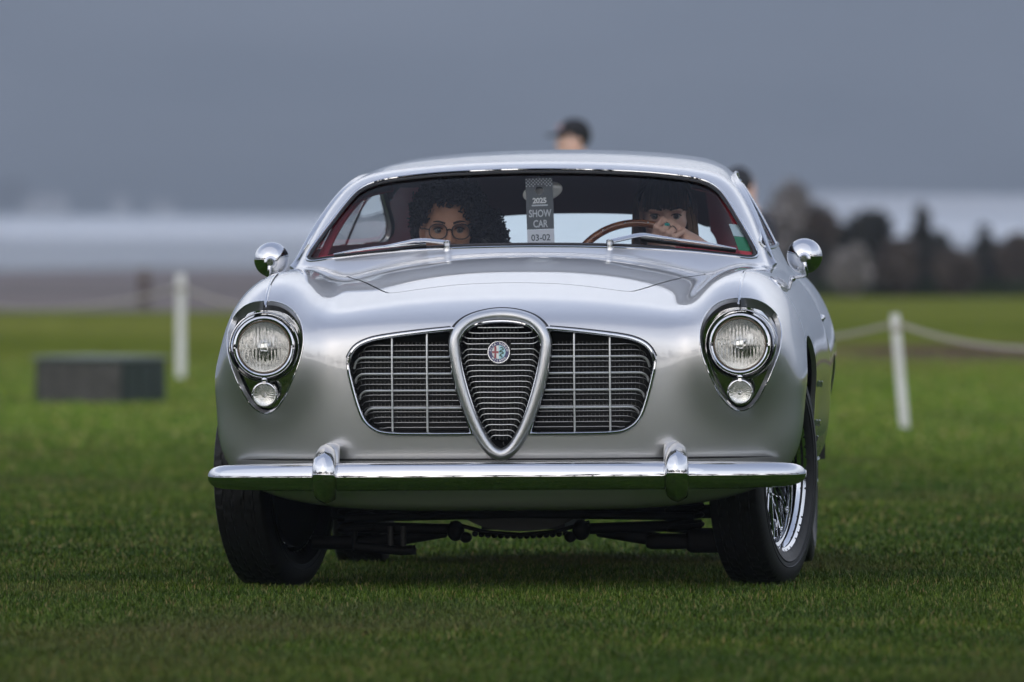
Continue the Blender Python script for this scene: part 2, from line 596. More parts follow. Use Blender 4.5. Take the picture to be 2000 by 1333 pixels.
def clip(V, Q, g, f=None, skirt=0.0, nrm=None):
    """keep the part of the quad mesh where g < 0; new corners sit on g = 0"""
    out = g >= 0
    k = out[Q].sum(1)
    keep = Q[k == 0]
    mix = Q[(k > 0) & (k < 4)]
    NV = list(); cache = {}; base = len(V); faces = []; cut = []
    def ev(a, b):
        key = (a, b) if a < b else (b, a)
        if key not in cache:
            t = g[a] / (g[a] - g[b])
            cache[key] = base + len(NV); NV.append(V[a] + (V[b] - V[a]) * t)
        return cache[key]
    for q in mix.tolist():
        poly = []; marks = []
        for i in range(4):
            a, b = q[i], q[(i + 1) % 4]
            if not out[a]: poly.append(a)
            if out[a] != out[b]:
                e = ev(a, b); poly.append(e); marks.append((bool(out[b]), e))
        if len(poly) >= 3:
            faces.append(tuple(poly))
            if len(marks) == 2:
                m0, m1_ = (marks[0][1], marks[1][1]) if marks[0][0] else (marks[1][1], marks[0][1])
                cut.append((m0, m1_))
    V2 = np.vstack([V, np.array(NV).reshape(-1, 3)])
    allf = [tuple(r) for r in keep.tolist()] + faces
    if f is not None and len(NV):
        S = V2[base:]
        for _ in range(2):
            G = grad(f, S); d = f(S[:, 0], S[:, 1], S[:, 2])
            S = S - G * (d / (G * G).sum(1))[:, None]
        V2[base:] = S
    used = np.zeros(len(V2), bool)
    for fc in allf: used[list(fc)] = True
    remap = -np.ones(len(V2), int); remap[used] = np.arange(used.sum())
    V3 = V2[used]
    F3 = [tuple(int(remap[i]) for i in fc) for fc in allf]
    N3 = unit(grad(f, V3)) if f is not None else None
    if skirt and N3 is not None:
        cut = [(remap[a], remap[b]) for a, b in cut]
        ids = sorted({i for c in cut for i in c}); b0 = len(V3)
        m1 = {i: b0 + n for n, i in enumerate(ids)}; m2 = {i: b0 + len(ids) + n for n, i in enumerate(ids)}
        top = V3[ids]; bot = top - N3[ids] * skirt
        V3 = np.vstack([V3, top, bot])
        eN = np.zeros((len(ids), 3))
        loc = {i: n for n, i in enumerate(ids)}
        for a, b in cut:
            c = np.cross(V3[b] - V3[a], N3[a])
            eN[loc[a]] += c; eN[loc[b]] += c
        eN = unit(eN)
        N3 = np.vstack([N3, eN, eN])
        for a, b in cut:
            F3.append((m1[b], m1[a], m2[a], m2[b]))
    return V3, F3, N3

V0, Q0 = shell_grid(F_car)
x0_, y0_, z0_ = V0[:, 0], V0[:, 1], V0[:, 2]
ax0 = np.abs(x0_)

# ---- outlines (x > 0 half), all in metres
LX, LZ = .667, .691                      # headlamp centre
tear = crom([(0, .124), (.032, .1215), (.064, .108), (.093, .078), (.106, .035), (.103, -.015), (.088, -.063), (.067, -.112), (.047, -.149), (.024, -.174), (0, -.182), (-.024, -.174),
             (-.047, -.149), (-.067, -.112), (-.088, -.063), (-.103, -.015), (-.106, .035), (-.093, .078), (-.064, .108), (-.032, .1215)], 6) * [1.05, 1.03]
DZ = .035
side_gr = crom([(.128, .703 + DZ), (.224, .694 + DZ), (.327, .681 + DZ), (.375, .670 + DZ), (.408, .652 + DZ), (.427, .622 + DZ), (.428, .595 + DZ),
                (.421, .560 + DZ), (.404, .497 + DZ), (.386, .452 + DZ), (.360, .426 + DZ), (.320, .413 + DZ), (.224, .410 + DZ), (.080, .410 + DZ)], 6, False)
sh_out_half = [(0, .758 + DZ), (.053, .752 + DZ), (.10, .735 + DZ), (.131, .705 + DZ), (.143, .665 + DZ), (.135, .587 + DZ), (.118, .518 + DZ), (.097, .459 + DZ), (.070, .401 + DZ), (.038, .355 + DZ), (0, .338 + DZ)]
sh_in_half = [(0, .723 + DZ), (.05, .719 + DZ), (.088, .706 + DZ), (.110, .680 + DZ), (.116, .645 + DZ), (.104, .580 + DZ), (.080, .494 + DZ), (.056, .429 + DZ), (.028, .381 + DZ), (0, .363 + DZ)]
def sym(h):
    h = list(h)
    return crom(h + [(-x, z) for x, z in h[-2:0:-1]], 6)
sh_out, sh_in = sym(sh_out_half), sym(sh_in_half)
sh_mid = (resample(sh_out, 120, True) + resample(sh_in, 120, True)) / 2
# whole grille opening = both side grilles and the shield
gril_edge_R = side_gr
hole_gr = np.vstack([side_gr, [(.060, .44), (.02, .392)], [(-.02, .392), (-.060, .44)], side_gr[::-1] * [-1, 1], [(-.1, .765), (0, .775), (.1, .765)]])
ws_half = [(0, .962), (.24, .958), (.44, .946), (.58, .931), (.642, .924), (.660, .938), (.632, .990), (.596, 1.045), (.560, 1.098), (.528, 1.133), (.478, 1.156), (.39, 1.171), (.24, 1.183), (0, 1.189)]
ws_out = crom(ws_half + [(-x, z) for x, z in ws_half[-2:0:-1]], 6)
hood_pl = crom([(0, .478), (.15, .465), (.27, .428), (.325, .420), (.36, .465), (.44, .75), (.505, 1.02), (.50, 1.14), (.3, 1.12), (0, 1.10)], 6, False)
hood_pl = np.vstack([hood_pl, (hood_pl * [-1, 1])[-2:0:-1]])
sidewin = crom([(1.47, .955), (1.56, 1.0), (1.68, 1.055), (1.80, 1.10), (1.93, 1.132), (2.10, 1.148), (2.35, 1.152), (2.60, 1.140), (2.80, 1.10), (3.02, 1.03), (3.06, .985), (2.95, .968), (2.3, .962)], 6)
rearwin = crom([(0, 3.30), (.30, 3.31), (.42, 3.36), (.44, 3.5), (.40, 3.66), (.3, 3.72), (0, 3.74), (-.3, 3.72), (-.40, 3.66), (-.44, 3.5), (-.42, 3.36), (-.30, 3.31)], 5)
WR, WF, WZ = .332, .78, .322             # tyre radius, front axle, axle height
arch_f = [(.30, .10), (.345, .27), (.385, .42), (.47, .585), (.60, .675), (.76, .705), (.93, .675), (1.07, .59), (1.16, .43), (1.19, .25), (1.20, .10)]
arch_r = [(2.88, .1), (2.90, .30), (2.95, .45), (3.05, .56), (3.2, .61), (3.38, .61), (3.52, .55), (3.62, .43), (3.66, .28), (3.68, .1)]
arch_f = np.vstack([crom(arch_f, 6, False), [(1.2, -.2), (.30, -.2)]])
arch_r = np.vstack([crom(arch_r, 6, False), [(3.68, -.2), (2.88, -.2)]])

def holes(V, e=0.0):
    x, y, z = V[:, 0], V[:, 1], V[:, 2]; ax = np.abs(x)
    g = np.full(len(V), -1.0)
    def put(mask, s):
        g[mask] = np.maximum(g[mask], s[mask])
    put((y < .5), sd_poly(x, z, hole_gr) + e)
    put((y < .5), sd_poly(ax, z, tear + [LX, LZ]) + e)
    put((y > 1.0) & (y < 2.2) & (z > .9), sd_poly(x, z, ws_out) + e)
    put((ax > .35) & (y > 1.4) & (z > .9), sd_poly(y, z, sidewin) + e)
    put((y > 3.0) & (z > .7), sd_poly(x, y, rearwin) + e)
    put(ax > .42, sd_poly(y, z, arch_f))
    put(ax > .42, sd_poly(y, z, arch_r))
    return g

gH = holes(V0)
g_hood = np.where((z0_ > .78) & (y0_ < 1.3), sd_poly(x0_, y0_, hood_pl), -1.0)
# body: everything outside the openings and outside the hood, hood cut 1.5 mm away on either side of its gap
Vb, Fb, Nb = clip(V0, Q0, np.maximum(gH, g_hood + .0030), F_car, skirt=.014)
obj('body', Vb, Fb, M['paint'], car, True, Nb)
Vh, Fh, Nh = clip(V0, Q0, -(g_hood - .0030), F_car, skirt=.014)
obj('hood', Vh, Fh, M['paint'], car, True, Nh)

def strip_on(name, outline, caster, prof, m, closed=True, n=160, lift=0.0, parent=None, scale=None):
    """a moulding that follows an outline on the shell"""
    O = resample(outline, n, closed)
    P, N = caster(O)
    V, F = sweep(P + N * lift, N, prof, closed, True, scale)
    mb = MB().add(V, F)
    return mb.build(name, m, parent or car)
# ------------------------------------------------------------------ grille, shield, badge
CY = math.cos(R(YAW))
def half_x(outline, z):
    """largest x of a closed outline at height z"""
    A = np.asarray(outline); Bq = np.roll(A, -1, 0); best = None
    for (ax_, az), (bx, bz) in zip(A, Bq):
        if (az - z) * (bz - z) <= 0 and az != bz:
            x = ax_ + (z - az) / (bz - az) * (bx - ax_)
            best = x if best is None else max(best, x)
    return best

FX_lim = lambda z: half_x(np.vstack([side_gr, [(0, .445), (0, .738)]]), z)
def side_grille(sg):
    S = np.array([sg, 1])
    # chrome frame, black inner shroud
    fr = np.vstack([side_gr, [(.094, .493), (.115, .553), (.132, .622), (.140, .690)]])
    strip_on('grille_surround', fr * S, on_front, ring(10, .0062, .0085), M['chrome'], n=170, lift=.001)
    inner = resample(offset2(fr, -.007), 120, True) * S
    P, N = on_front(inner)
    V, F = [], []
    lay = [(0, 0), (.012, .03), (.030, .06)]
    c = inner.mean(0)
    for shr, dep in lay:
        Q = P + np.array([0, dep, 0]) + np.c_[(c[0] - P[:, 0]), 0 * P[:, 0], (c[1] - P[:, 2])] * shr
        V += Q.tolist()
    n = len(inner)
    for l in range(2):
        for i in range(n):
            j = (i + 1) % n
            F.append((l * n + i, l * n + j, (l + 1) * n + j, (l + 1) * n + i))
    obj('grille_shroud', V, F, M['black_gloss'], car)
    thick = [.659, .613, .566, .517]
    thin = [.693, .677, .646, .630, .600, .584, .554, .538, .522, .507, .492, .477, .463]
    def barpath(z, dep, hook):
        xi = half_x(sh_out * [1, 1], z) - .008
        xo = half_x(np.vstack([side_gr, [(0, .445), (0, .738)]]), z) - .012
        xs = np.linspace(xi, xo - .035, 8).tolist() + [xo - .018, xo - .006, xo]
        zs = [z] * 8 + [z - .002, z - hook * .4, z - hook]
        yd = [dep] * 8 + [dep + .004, dep + .010, dep + .016]
        P, N = on_front(np.c_[xs, zs])
        P = P + np.c_[np.zeros(11), yd, np.zeros(11)]
        P[:, 0] *= sg
        return crom(P, 3, False)
    for z in thick:
        o = MB().add(*sweep(barpath(z, .010, .030), (0, -1, .2), ring(8, .0034, .0046))).build('grille_bar', M['bar'], car)
    for z in thin:
        if z in (.463, .477): pth = barpath(z, .020, .002)[:-4]
        else: pth = barpath(z, .020, .016)
        MB().add(*sweep(pth, (0, -1, .2), ring(6, .0012, .0040))).build('thin_grille_bar', M['thin_bar'], car)
    for x in (.206, .305):
        zt = .725 - .12 * (x - .2); zb = .449
        zz = np.linspace(zb, zt, 12)
        P, N = on_front(np.c_[np.full(12, x), zz])
        P = P + np.c_[np.zeros(12), np.full(12, .006) + .016 * np.exp(-((zz - zb) / .012) ** 2) * 0, np.zeros(12)]
        P[:, 0] *= sg
        MB().add(*sweep(P, (0, -1, 0), ring(10, .0028, .0040, 3.0))).build('grille_post', M['bar'], car)
    fins(np.vstack([side_gr, [(.094, .493), (.115, .553), (.132, .622)]]), .047, sg, .0112, 'grille_fins')

def fins(outline, dep, sg, pitch, name):
    """the dim egg crate of small upright fins behind the bars, one joined part"""
    mb = MB()
    zs = np.arange(.38, .76, .0155 if name == 'grille_fins' else .0151)
    pts = []
    for z in zs:
        for x in np.arange(-.45, .45, pitch):
            pts.append((x + pitch / 2, z + .0078))
    pts = np.array(pts)
    ok = sd_poly(pts[:, 0], pts[:, 1], outline) > (.017 if sg == 1 and name == 'shield_fins' else .022)
    pts = pts[ok]
    P, N = on_front(pts)
    for p in P:
        y = p[1] + dep
        V, F = box((p[0] - .0011, y - .012, p[2] - .0050), (p[0] + .0011, y, p[2] + .0034))
        mb.add([(a * sg, b, c) for a, b, c in V], F if sg > 0 else [f[::-1] for f in F])
    o = mb.build(name, M['fin'], car, smooth=False)
    o['kind'] = 'stuff'

M['black_gloss'] = mat('black_enamel', (0.010, 0.010, 0.011), 0.22)
side_grille(1); side_grille(-1)

# black strips for shade over openings and shield, and the seam above the bumper
for sg in (1, -1):
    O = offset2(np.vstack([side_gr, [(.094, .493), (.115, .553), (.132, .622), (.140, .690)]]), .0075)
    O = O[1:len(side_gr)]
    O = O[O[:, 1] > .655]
    strip_on('opening_shade_strip', O * [sg, 1], on_front, ring(8, .0030, .0012), M['rubber'], closed=False, n=90, lift=-.0002)
top_ = offset2(resample(sh_out, 160, True), .0035)
top_ = top_[top_[:, 1] > .725]
top_ = top_[np.argsort(top_[:, 0])]
strip_on('shield_shade_strip', top_, on_front, ring(8, .0034, .0012), M['rubber'], closed=False, n=80, lift=-.0002)
sx_ = np.linspace(-.762, .762, 90)
P, N = on_front(np.c_[sx_, np.full(90, .3735)])
MB().add(*sweep(P + N * .0004, N, ring(6, .0028, .0012), scale=np.clip((.765 - np.abs(sx_)) / .12, .05, 1))).build('apron_seam', M['rubber'], car)
# radiator behind the whole opening
mb = MB()
mb.add(*box((-.43, .17, .40), (.43, .21, .745)))
rad = mb.build('radiator', M['black'], car, smooth=False)

# shield: satin outer moulding, chrome lip, black shroud, bars bent at the ends
pr = [(.0175, -.016), (.0172, -.003), (.0150, .006), (.0105, .0120), (.004, .0148), (-.004, .0144), (-.010, .0105), (-.0148, .003), (-.0165, -.005), (-.016, -.016)]
strip_on('shield_surround', sh_mid, on_front, pr, M['paint_satin'], n=160, lift=.002)
strip_on('shield_lip', offset2(resample(sh_in, 140, True), -.0005), on_front, ring(8, .0034, .0055), M['chrome'], n=150, lift=.001)
inn = resample(offset2(resample(sh_in, 140, True), -.003), 120, True)
P, N = on_front(inn)
V, F = [], []
for k, (s_, d_) in enumerate([(1, .000), (.93, .03), (.86, .055)]):
    c = np.array([0, .57])
    V += np.c_[c[0] + (P[:, 0] - c[0]) * s_, P[:, 1] + d_, c[1] + (P[:, 2] - c[1]) * s_].tolist()
for l in range(2):
    for i in range(120):
        j = (i + 1) % 120
        F.append((l * 120 + i, l * 120 + j, (l + 1) * 120 + j, (l + 1) * 120 + i))
obj('shield_shroud', V, F, M['black_gloss'], car)
z = .7415
bi = 0
while z > .425:
    xi = half_x(sh_in, z)
    if xi is None: break
    xi -= .004
    hk = .014 if z < .69 else -.010
    a = max(xi - .020, xi * .55)
    spans = [(-1, 1)]
    if abs(z - .672) < .030:
        spans = [(-1, 0), (0, 1)]
    for s0, s1 in spans:
        xs, zs, ys = [], [], []
        def end(sg):
            return [(sg * a, z, .018), (sg * (xi - .007), z - hk * .75, .024), (sg * xi, z - hk * 1.3, .030)]
        left = end(-1)[::-1] if s0 == -1 else [(.030, z, .017)]
        right = end(1) if s1 == 1 else [(-.030, z, .017)]
        pts = left + [(0.5 * (left[-1][0] + right[0][0]), z, .017)] + right
        pts = np.array(pts)
        Pq, _ = on_front(pts[:, :2])
        Pq = Pq + np.c_[0 * pts[:, 0], pts[:, 2], 0 * pts[:, 0]]
        MB().add(*sweep(crom(Pq, 3, False), (0, -1, .15), ring(6, .0014, .0040))).build('shield_bar', M['bar'], car)
    z -= .0151
fins(sh_in, .040, 1, .0107, 'shield_fins')

# badge
bz, bx = .673, -.003
by = on_front([(bx, bz)])[0][0, 1] - .003
badge = empty('badge', (bx, by, bz), (R(-4), 0, 0), car)
MB().add(*lathe([(0, .006), (.0325, .006), (.0325, -.002), (.0310, -.0045), (.0288, -.0045), (.0284, -.0030)], 48)).build('badge_rim', M['chrome'], badge)
M['enamel_blue'] = mat('blue_enamel', (0.010, 0.012, 0.11), 0.12, 0, 1.0)
M['enamel_white'] = mat('white_enamel', (0.72, 0.72, 0.70), 0.2, 0, 1.0)
M['enamel_red'] = mat('red_enamel', (0.26, 0.012, 0.03), 0.2, 0, 1.0)
M['enamel_cyan'] = mat('pale_blue_enamel', (0.33, 0.62, 0.70), 0.2, 0, 1.0)
M['enamel_green'] = mat('dark_green_enamel', (0.01, 0.07, 0.035), 0.2, 0, 1.0)
def disc(r, y, a0=0, a1=2 * math.pi, n=40):
    t = np.linspace(a0, a1, n)
    return [(0, y, 0)] + [(r * math.cos(q), y, r * math.sin(q)) for q in t], [(0, i + 1, i + 2) for i in range(n - 1)]
MB().add(*disc(.0290, -.0030)).build('badge_field', M['enamel_blue'], badge, smooth=False)
MB().add(*disc(.0190, -.0034, math.pi / 2, 1.5 * math.pi)).build('badge_left_half', M['enamel_white'], badge, smooth=False)
MB().add(*disc(.0190, -.0034, -math.pi / 2, math.pi / 2)).build('badge_right_half', M['enamel_cyan'], badge, smooth=False)
mb = MB()
mb.add(*box((-.0126, -.0040, -.0165), (-.0066, -.0036, .0165)))
mb.add(*box((-.0185, -.0041, -.0030), (-.0002, -.0037, .0030)))
mb.build('badge_cross', M['enamel_red'], badge, smooth=False)
sp = [(.004, -.004, .012), (.009, -.004, .013), (.013, -.004, .008), (.006, -.004, .005), (.003, -.004, .001), (.010, -.004, .001), (.013, -.004, -.003), (.007, -.004, -.005), (.003, -.004, -.009), (.008, -.004, -.011), (.009, -.004, -.015)]
MB().add(*sweep(crom(sp, 5, False), (0, -1, 0), ring(6, .0016, .0006))).build('badge_serpent', M['enamel_green'], badge)

FONT_CACHE = {}
def text_mesh(txt, size, name, m, parent, loc, rot=(R(90), 0, 0), align='CENTER', ext=.0002, xs=1.0, bold=0.0, space=1.0):
    cu = bpy.data.curves.new(name, 'FONT')
    cu.body = txt; cu.size = size; cu.extrude = ext; cu.align_x = align; cu.align_y = 'CENTER'; cu.offset = bold; cu.space_character = space
    cu.resolution_u = 3
    to = bpy.data.objects.new(name, cu); COL.objects.link(to)
    bpy.context.view_layer.update()
    me = bpy.data.meshes.new_from_object(to.evaluated_get(bpy.context.evaluated_depsgraph_get()))
    bpy.data.objects.remove(to); bpy.data.curves.remove(cu)
    me.name = name; me.materials.clear(); me.materials.append(m)
    me.transform(Matrix.Diagonal((xs, 1, 1, 1)))
    o = link(name, me, parent); o.location = loc; o.rotation_euler = rot
    return o
def arc_text(txt, r, a_mid, step, flip):
    n = len(txt)
    for i, ch in enumerate(txt):
        if ch == ' ': continue
        a = a_mid + (i - (n - 1) / 2) * step * (-1 if not flip else 1)
        o = text_mesh(ch, .0078, 'badge_letter', M['enamel_white'], badge, (r * math.cos(a), -.0034, r * math.sin(a)), (R(90), 0, 0), bold=.00022)
        o.rotation_euler = Matrix.Rotation(-(a - math.pi / 2) if not flip else -(a + math.pi / 2), 3, 'Y').to_4x4().to_3x3().to_euler() if False else (R(90), 0, 0)
        Rm = Matrix.Rotation(-(a - math.pi / 2 * (1 if not flip else -1)), 4, 'Y') @ Matrix.Rotation(R(90), 4, 'X')
        o.rotation_euler = Rm.to_euler()
arc_text('ALFA·ROMEO', .0238, math.pi / 2, .30, False)
arc_text('MILANO', .0238, -math.pi / 2, .30, True)

# ------------------------------------------------------------------ headlamps
M['reflector'] = mat('lamp_reflector', (0.82, 0.82, 0.82), 0.10, 1.0)
M['lens'] = mat('lamp_glass', (0.97, 0.97, 0.94), 0.02, 0, 0, Transmission_Weight=1.0, IOR=1.42)
M['grey_ring_and_shade'] = mat('grey_ring_and_shade_paint', (0.22, 0.225, 0.23), 0.32, 0.7, 1.0)  # own colour of the ring, painted shade in the lamp recess
M['cream'] = mat('aged_gasket', (0.22, 0.17, 0.12), 0.5)

def grid_disc(r, f, nr=26, na=72):
    V, F = [(0, f(0, 0), 0)], []
    for i in range(1, nr + 1):
        for a in range(na):
            t = 2 * math.pi * a / na; q = r * i / nr
            x, z = q * math.cos(t), q * math.sin(t)
            V.append((x, f(x, z), z))
    for a in range(na):
        F.append((0, 1 + a, 1 + (a + 1) % na))
    for i in range(nr - 1):
        for a in range(na):
            b = (a + 1) % na
            F.append((1 + i * na + a, 1 + (i + 1) * na + a, 1 + (i + 1) * na + b, 1 + i * na + b))
    return V, F

def headlamp(sg):
    ol = resample(tear + [LX, LZ], 110, True)
    P, N = on_front(ol)
    P[:, 0] *= sg; N[:, 0] *= sg
    c = np.array([sg * LX, 0, LZ])
    # nacelle: reveal greyed for its shade, chrome lip, chrome plate
    hs = MB()
    L1 = P + N * .0005
    plate_y = .115 - .20 * (P[:, 2] - LZ) * 0
    L2 = P.copy(); L2[:, 1] = np.maximum(.137 + .06 * (LZ - P[:, 2]), P[:, 1] + .008)
    L2[:, 0] = c[0] + (L2[:, 0] - c[0]) * (.965 - .06 * np.clip((L2[:, 2] - LZ) / .08, 0, 1)); L2[:, 2] = c[2] + (L2[:, 2] - c[2]) * (.965 - .17 * np.clip((L2[:, 2] - LZ) / .11, 0, 1) ** .7)
    n = len(P)
    hs.V = np.vstack([L1, L2]).tolist()
    hs.F = [(i, (i + 1) % n, n + (i + 1) % n, n + i) for i in range(n)]; hs.MI = [0] * n
    hs.build('headlamp_recess', M['grey_ring_and_shade'], car)
    L3 = L2.copy(); L3[:, 0] = c[0] + (L2[:, 0] - c[0]) * .97; L3[:, 2] = c[2] + (L2[:, 2] - c[2]) * .97
    V, F = sweep(P + N * .0002, N, ring(8, .0017, .0016), True)
    MB().add(V, F).build('headlamp_surround', M['chrome'], car)
    # plate (slightly dished)
    V, F = [], []
    K = 9
    cy = L2[:, 1].mean()
    for k in range(K + 1):
        s_ = 1 - k / K
        Q = np.c_[c[0] + (L2[:, 0] - c[0]) * s_, 0 * P[:, 0], c[2] + (L2[:, 2] - c[2]) * s_]
        Q[:, 1] = .137 + .06 * (LZ - Q[:, 2]) + (L2[:, 1] - .137 - .06 * (LZ - L2[:, 2])) * s_ ** 4
        V += Q.tolist()
    for k in range(K):
        for i in range(n):
            j = (i + 1) % n
            F.append((k * n + i, k * n + j, (k + 1) * n + j, (k + 1) * n + i))
    MB().add(V, F).build('headlamp_plate', M['chrome'], car)
    # lamp unit
    y0 = .068
    lamp = empty('headlight', (sg * LX, y0, LZ), (R(-2), 0, R(-sg * 3)), car)
    MB().add(*lathe([(.0995, .070), (.0995, .030), (.0985, .020), (.0965, .015), (.0945, .018), (.0940, .03)], 64)).build('outer_ring', M['grey_ring_and_shade'], lamp)
    MB().add(*lathe([(.0985, .022), (.0990, .013), (.0978, .009), (.0960, .010), (.0950, .018)], 64)).build('thin_ring', M['chrome'], lamp)
    MB().add(*lathe([(.090, .060), (.0890, .005), (.0850, -.004), (.0800, -.0065), (.0760, -.004), (.0745, .002), (.0740, .01)], 64)).build('bezel', M['chrome'], lamp)
    MB().add(*lathe([(.0745, .000), (.0725, -.0035), (.0705, -.002), (.0700, .006)], 64)).build('gasket', M['cream'], lamp)
    def flute(x, z):
        r = math.hypot(x, z)
        zone = .5 + .5 * math.tanh((abs(z + .004) - .004) / .004)
        w_ = .0021 * (abs(math.sin(x * 330)) ** .6) * (1 if r < .064 else 0)
        if z > .012: w_ *= .55 if abs(x) > .03 else 1.1
        return -.010 * (1 - (r / .071) ** 2) - w_ * (.4 + .6 * zone)
    V, F = grid_disc(.0708, flute, 34, 110)
    V2, F2 = grid_disc(.0708, lambda x, z: -.010 * (1 - (math.hypot(x, z) / .071) ** 2) + .0035, 20, 110)
    mb = MB().add(V, F).add(V2, [f[::-1] for f in F2])
    mb.build('lens', M['lens'], lamp)
    prof = [(r_, .052 * (1 - (r_ / .072) ** 2) + .000) for r_ in np.linspace(.004, .072, 22)]
    MB().add(*lathe(prof, 64)).build('reflector', M['reflector'], lamp)
    mb = MB().add(*lathe([(0, .012), (.011, .013), (.0135, .018), (.0125, .030), (.009, .05)], 24)); mb.build('bulb_shield', M['chrome_soft'], lamp)
    MB().add(*ball((0, .032, 0), .010)).build('bulb', M['enamel_white'], lamp)
    mb = MB().add(*ball((0, -.001, -.0915), (.0085, .005, .0065))).add(*box((-.004, -.004, -.104), (.004, .004, -.094))); mb.build('bezel_clip', M['chrome'], lamp)
    mb = MB().add(*box((-.0012, .004, .094), (.0012, .014, .124))); mb.build('top_clip', M['iron'], lamp)
    # turn lamp
    tz = LZ - .134
    ty = on_front([(LX, tz)])[0][0, 1] + .004
    t = empty('turn_signal', (sg * LX, ty, tz), (R(6), 0, 0), car)
    MB().add(*lathe([(.036, .02), (.0365, .004), (.0350, -.003), (.0325, -.004), (.0318, .001)], 48)).build('base_ring', M['chrome_soft'], t)
    def fl(x, z):
        r = math.hypot(x, z); a = math.atan2(z, x)
        return -.012 * (1 - (r / .032) ** 2) - .0026 * abs(math.sin(a * 11)) * min(1, max(0, (r - .006) / .006)) * (1 if r < .028 else 0) - (.004 if r < .006 else 0)
    V, F = grid_disc(.0318, fl, 16, 156)
    V2, F2 = grid_disc(.0318, lambda x, z: .004, 3, 156)
    MB().add(V, F).add(V2, [f[::-1] for f in F2]).build('turn_lens', M['lens'], t)
    MB().add(*lathe([(.002, .018), (.016, .014), (.0315, .006)], 40)).build('turn_reflector', M['reflector'], t)
    for s2 in (-1, 1):
        MB().add(*ball((s2 * .0335, -.005, 0), (.0028, .002, .0028), 10, 6)).build('screw', M['chrome'], t)
    # chrome strip over the wing
    yy = np.linspace(.088, .50, 30)
    Pp, Nn = on_top(np.c_[np.full(30, .664), yy])
    Pp[:, 0] *= sg; Nn[:, 0] *= sg
    sc = np.ones(30); sc[-5:] = np.linspace(.9, .15, 5)
    MB().add(*sweep(Pp + Nn * .0012, Nn, ring(8, .0048, .0046), scale=sc)).build('wing_strip', M['chrome'], car)
headlamp(1); headlamp(-1)

# ------------------------------------------------------------------ bumper
def yb(x):
    return -.050 + .205 * (abs(x) / .8) ** 2.3
bz0 = .3275
xs = np.r_[-.838 + .06 * np.linspace(0, 1, 18)[:-1] ** 2, np.linspace(-.778, .778, 90), .838 - .06 * np.linspace(1, 0, 18)[1:] ** 2]
path = []
for x in xs:
    path.append((x * .991, yb(x) + (.10 * max(0, (abs(x) - .79) / .048) ** 2) * .8, bz0 - .004 * (abs(x) / .8) ** 2))
tp = np.sqrt(np.clip(1 - (np.abs(xs) / .8385) ** 44, .004, 1))
tp2 = tp * (1 - .14 * np.clip((np.abs(xs) - .45) / .38, 0, 1) ** 2)
t = np.linspace(-math.pi / 2, math.pi / 2, 25)
prb = [(.0400 * math.sin(a) * (1 if math.sin(a) < 0 else .97), .034 * abs(math.cos(a)) ** .8 + .001) for a in t]
prb = [(-.041, -.012)] + [(a, b) for a, b in prb] + [(.040, -.014), (.03, -.018), (-.03, -.018)]
V, F = sweep(path, (0, -1, 0.02), prb, False, True, np.c_[tp2, tp])
MB().add(V, F).build('bumper', M['chrome'], car)

def guard(sg):
    x = sg * .492
    y0 = yb(.492)
    pth = crom([(x, y0 + .035, .396), (x, y0 + .012, .402), (x, y0 - .022, .389), (x, y0 - .046, .364), (x, y0 - .052, .330), (x, y0 - .044, .297), (x, y0 - .022, .276), (x, y0 + .012, .268)], 6, False)
    T = unit(np.gradient(pth, axis=0))
    N = np.stack([0 * T[:, 0], -T[:, 2] * -1, -T[:, 1]], 1)
    N = unit(np.cross(T, [1, 0, 0])); 
    if N[len(N) // 2, 1] > 0: N = -N
    n = len(pth); u = np.linspace(0, 1, n)
    wsc = (.62 + .38 * np.clip(np.sin(np.clip(u * 1.5 + .05, 0, 1) * math.pi / 2), 0, 1)) * (1 - .12 * np.clip((u - .6) / .4, 0, 1))
    prg = [(-.0375, -.030), (-.038, -.006), (-.033, .004), (-.020, .0115), (-.006, .0160), (0, .0178), (.006, .0160), (.020, .0115), (.033, .004), (.038, -.006), (.0375, -.030)]
    V, F = sweep(pth, N, prg, False, True, np.c_[wsc * .92, np.ones(n)])
    g = MB().add(V, F).build('bumper_guard', M['chrome'], car)
    # body coloured bracket cover behind it
    xb = x - sg * .014
    pth2 = crom([(xb, y0 + .09, .398), (xb, y0 + .05, .408), (xb, y0 + .026, .402), (xb, y0 + .012, .376), (xb, y0 + .004, .33)], 6, False)
    T = unit(np.gradient(pth2, axis=0)); N = unit(np.cross(T, [1, 0, 0]))
    if N[len(N) // 2, 1] > 0: N = -N
    V, F = sweep(pth2, N, ring(24, .025, .014), False, True)
    MB().add(V, F).build('guard_bracket', M['paint'], car)
    MB().add(*ball((x - sg * 0 + .035 * -sg, y0 - .030, .352), (.007, .006, .007), 12, 8)).build('guard_bolt', M['chrome'], car)
guard(1); guard(-1)
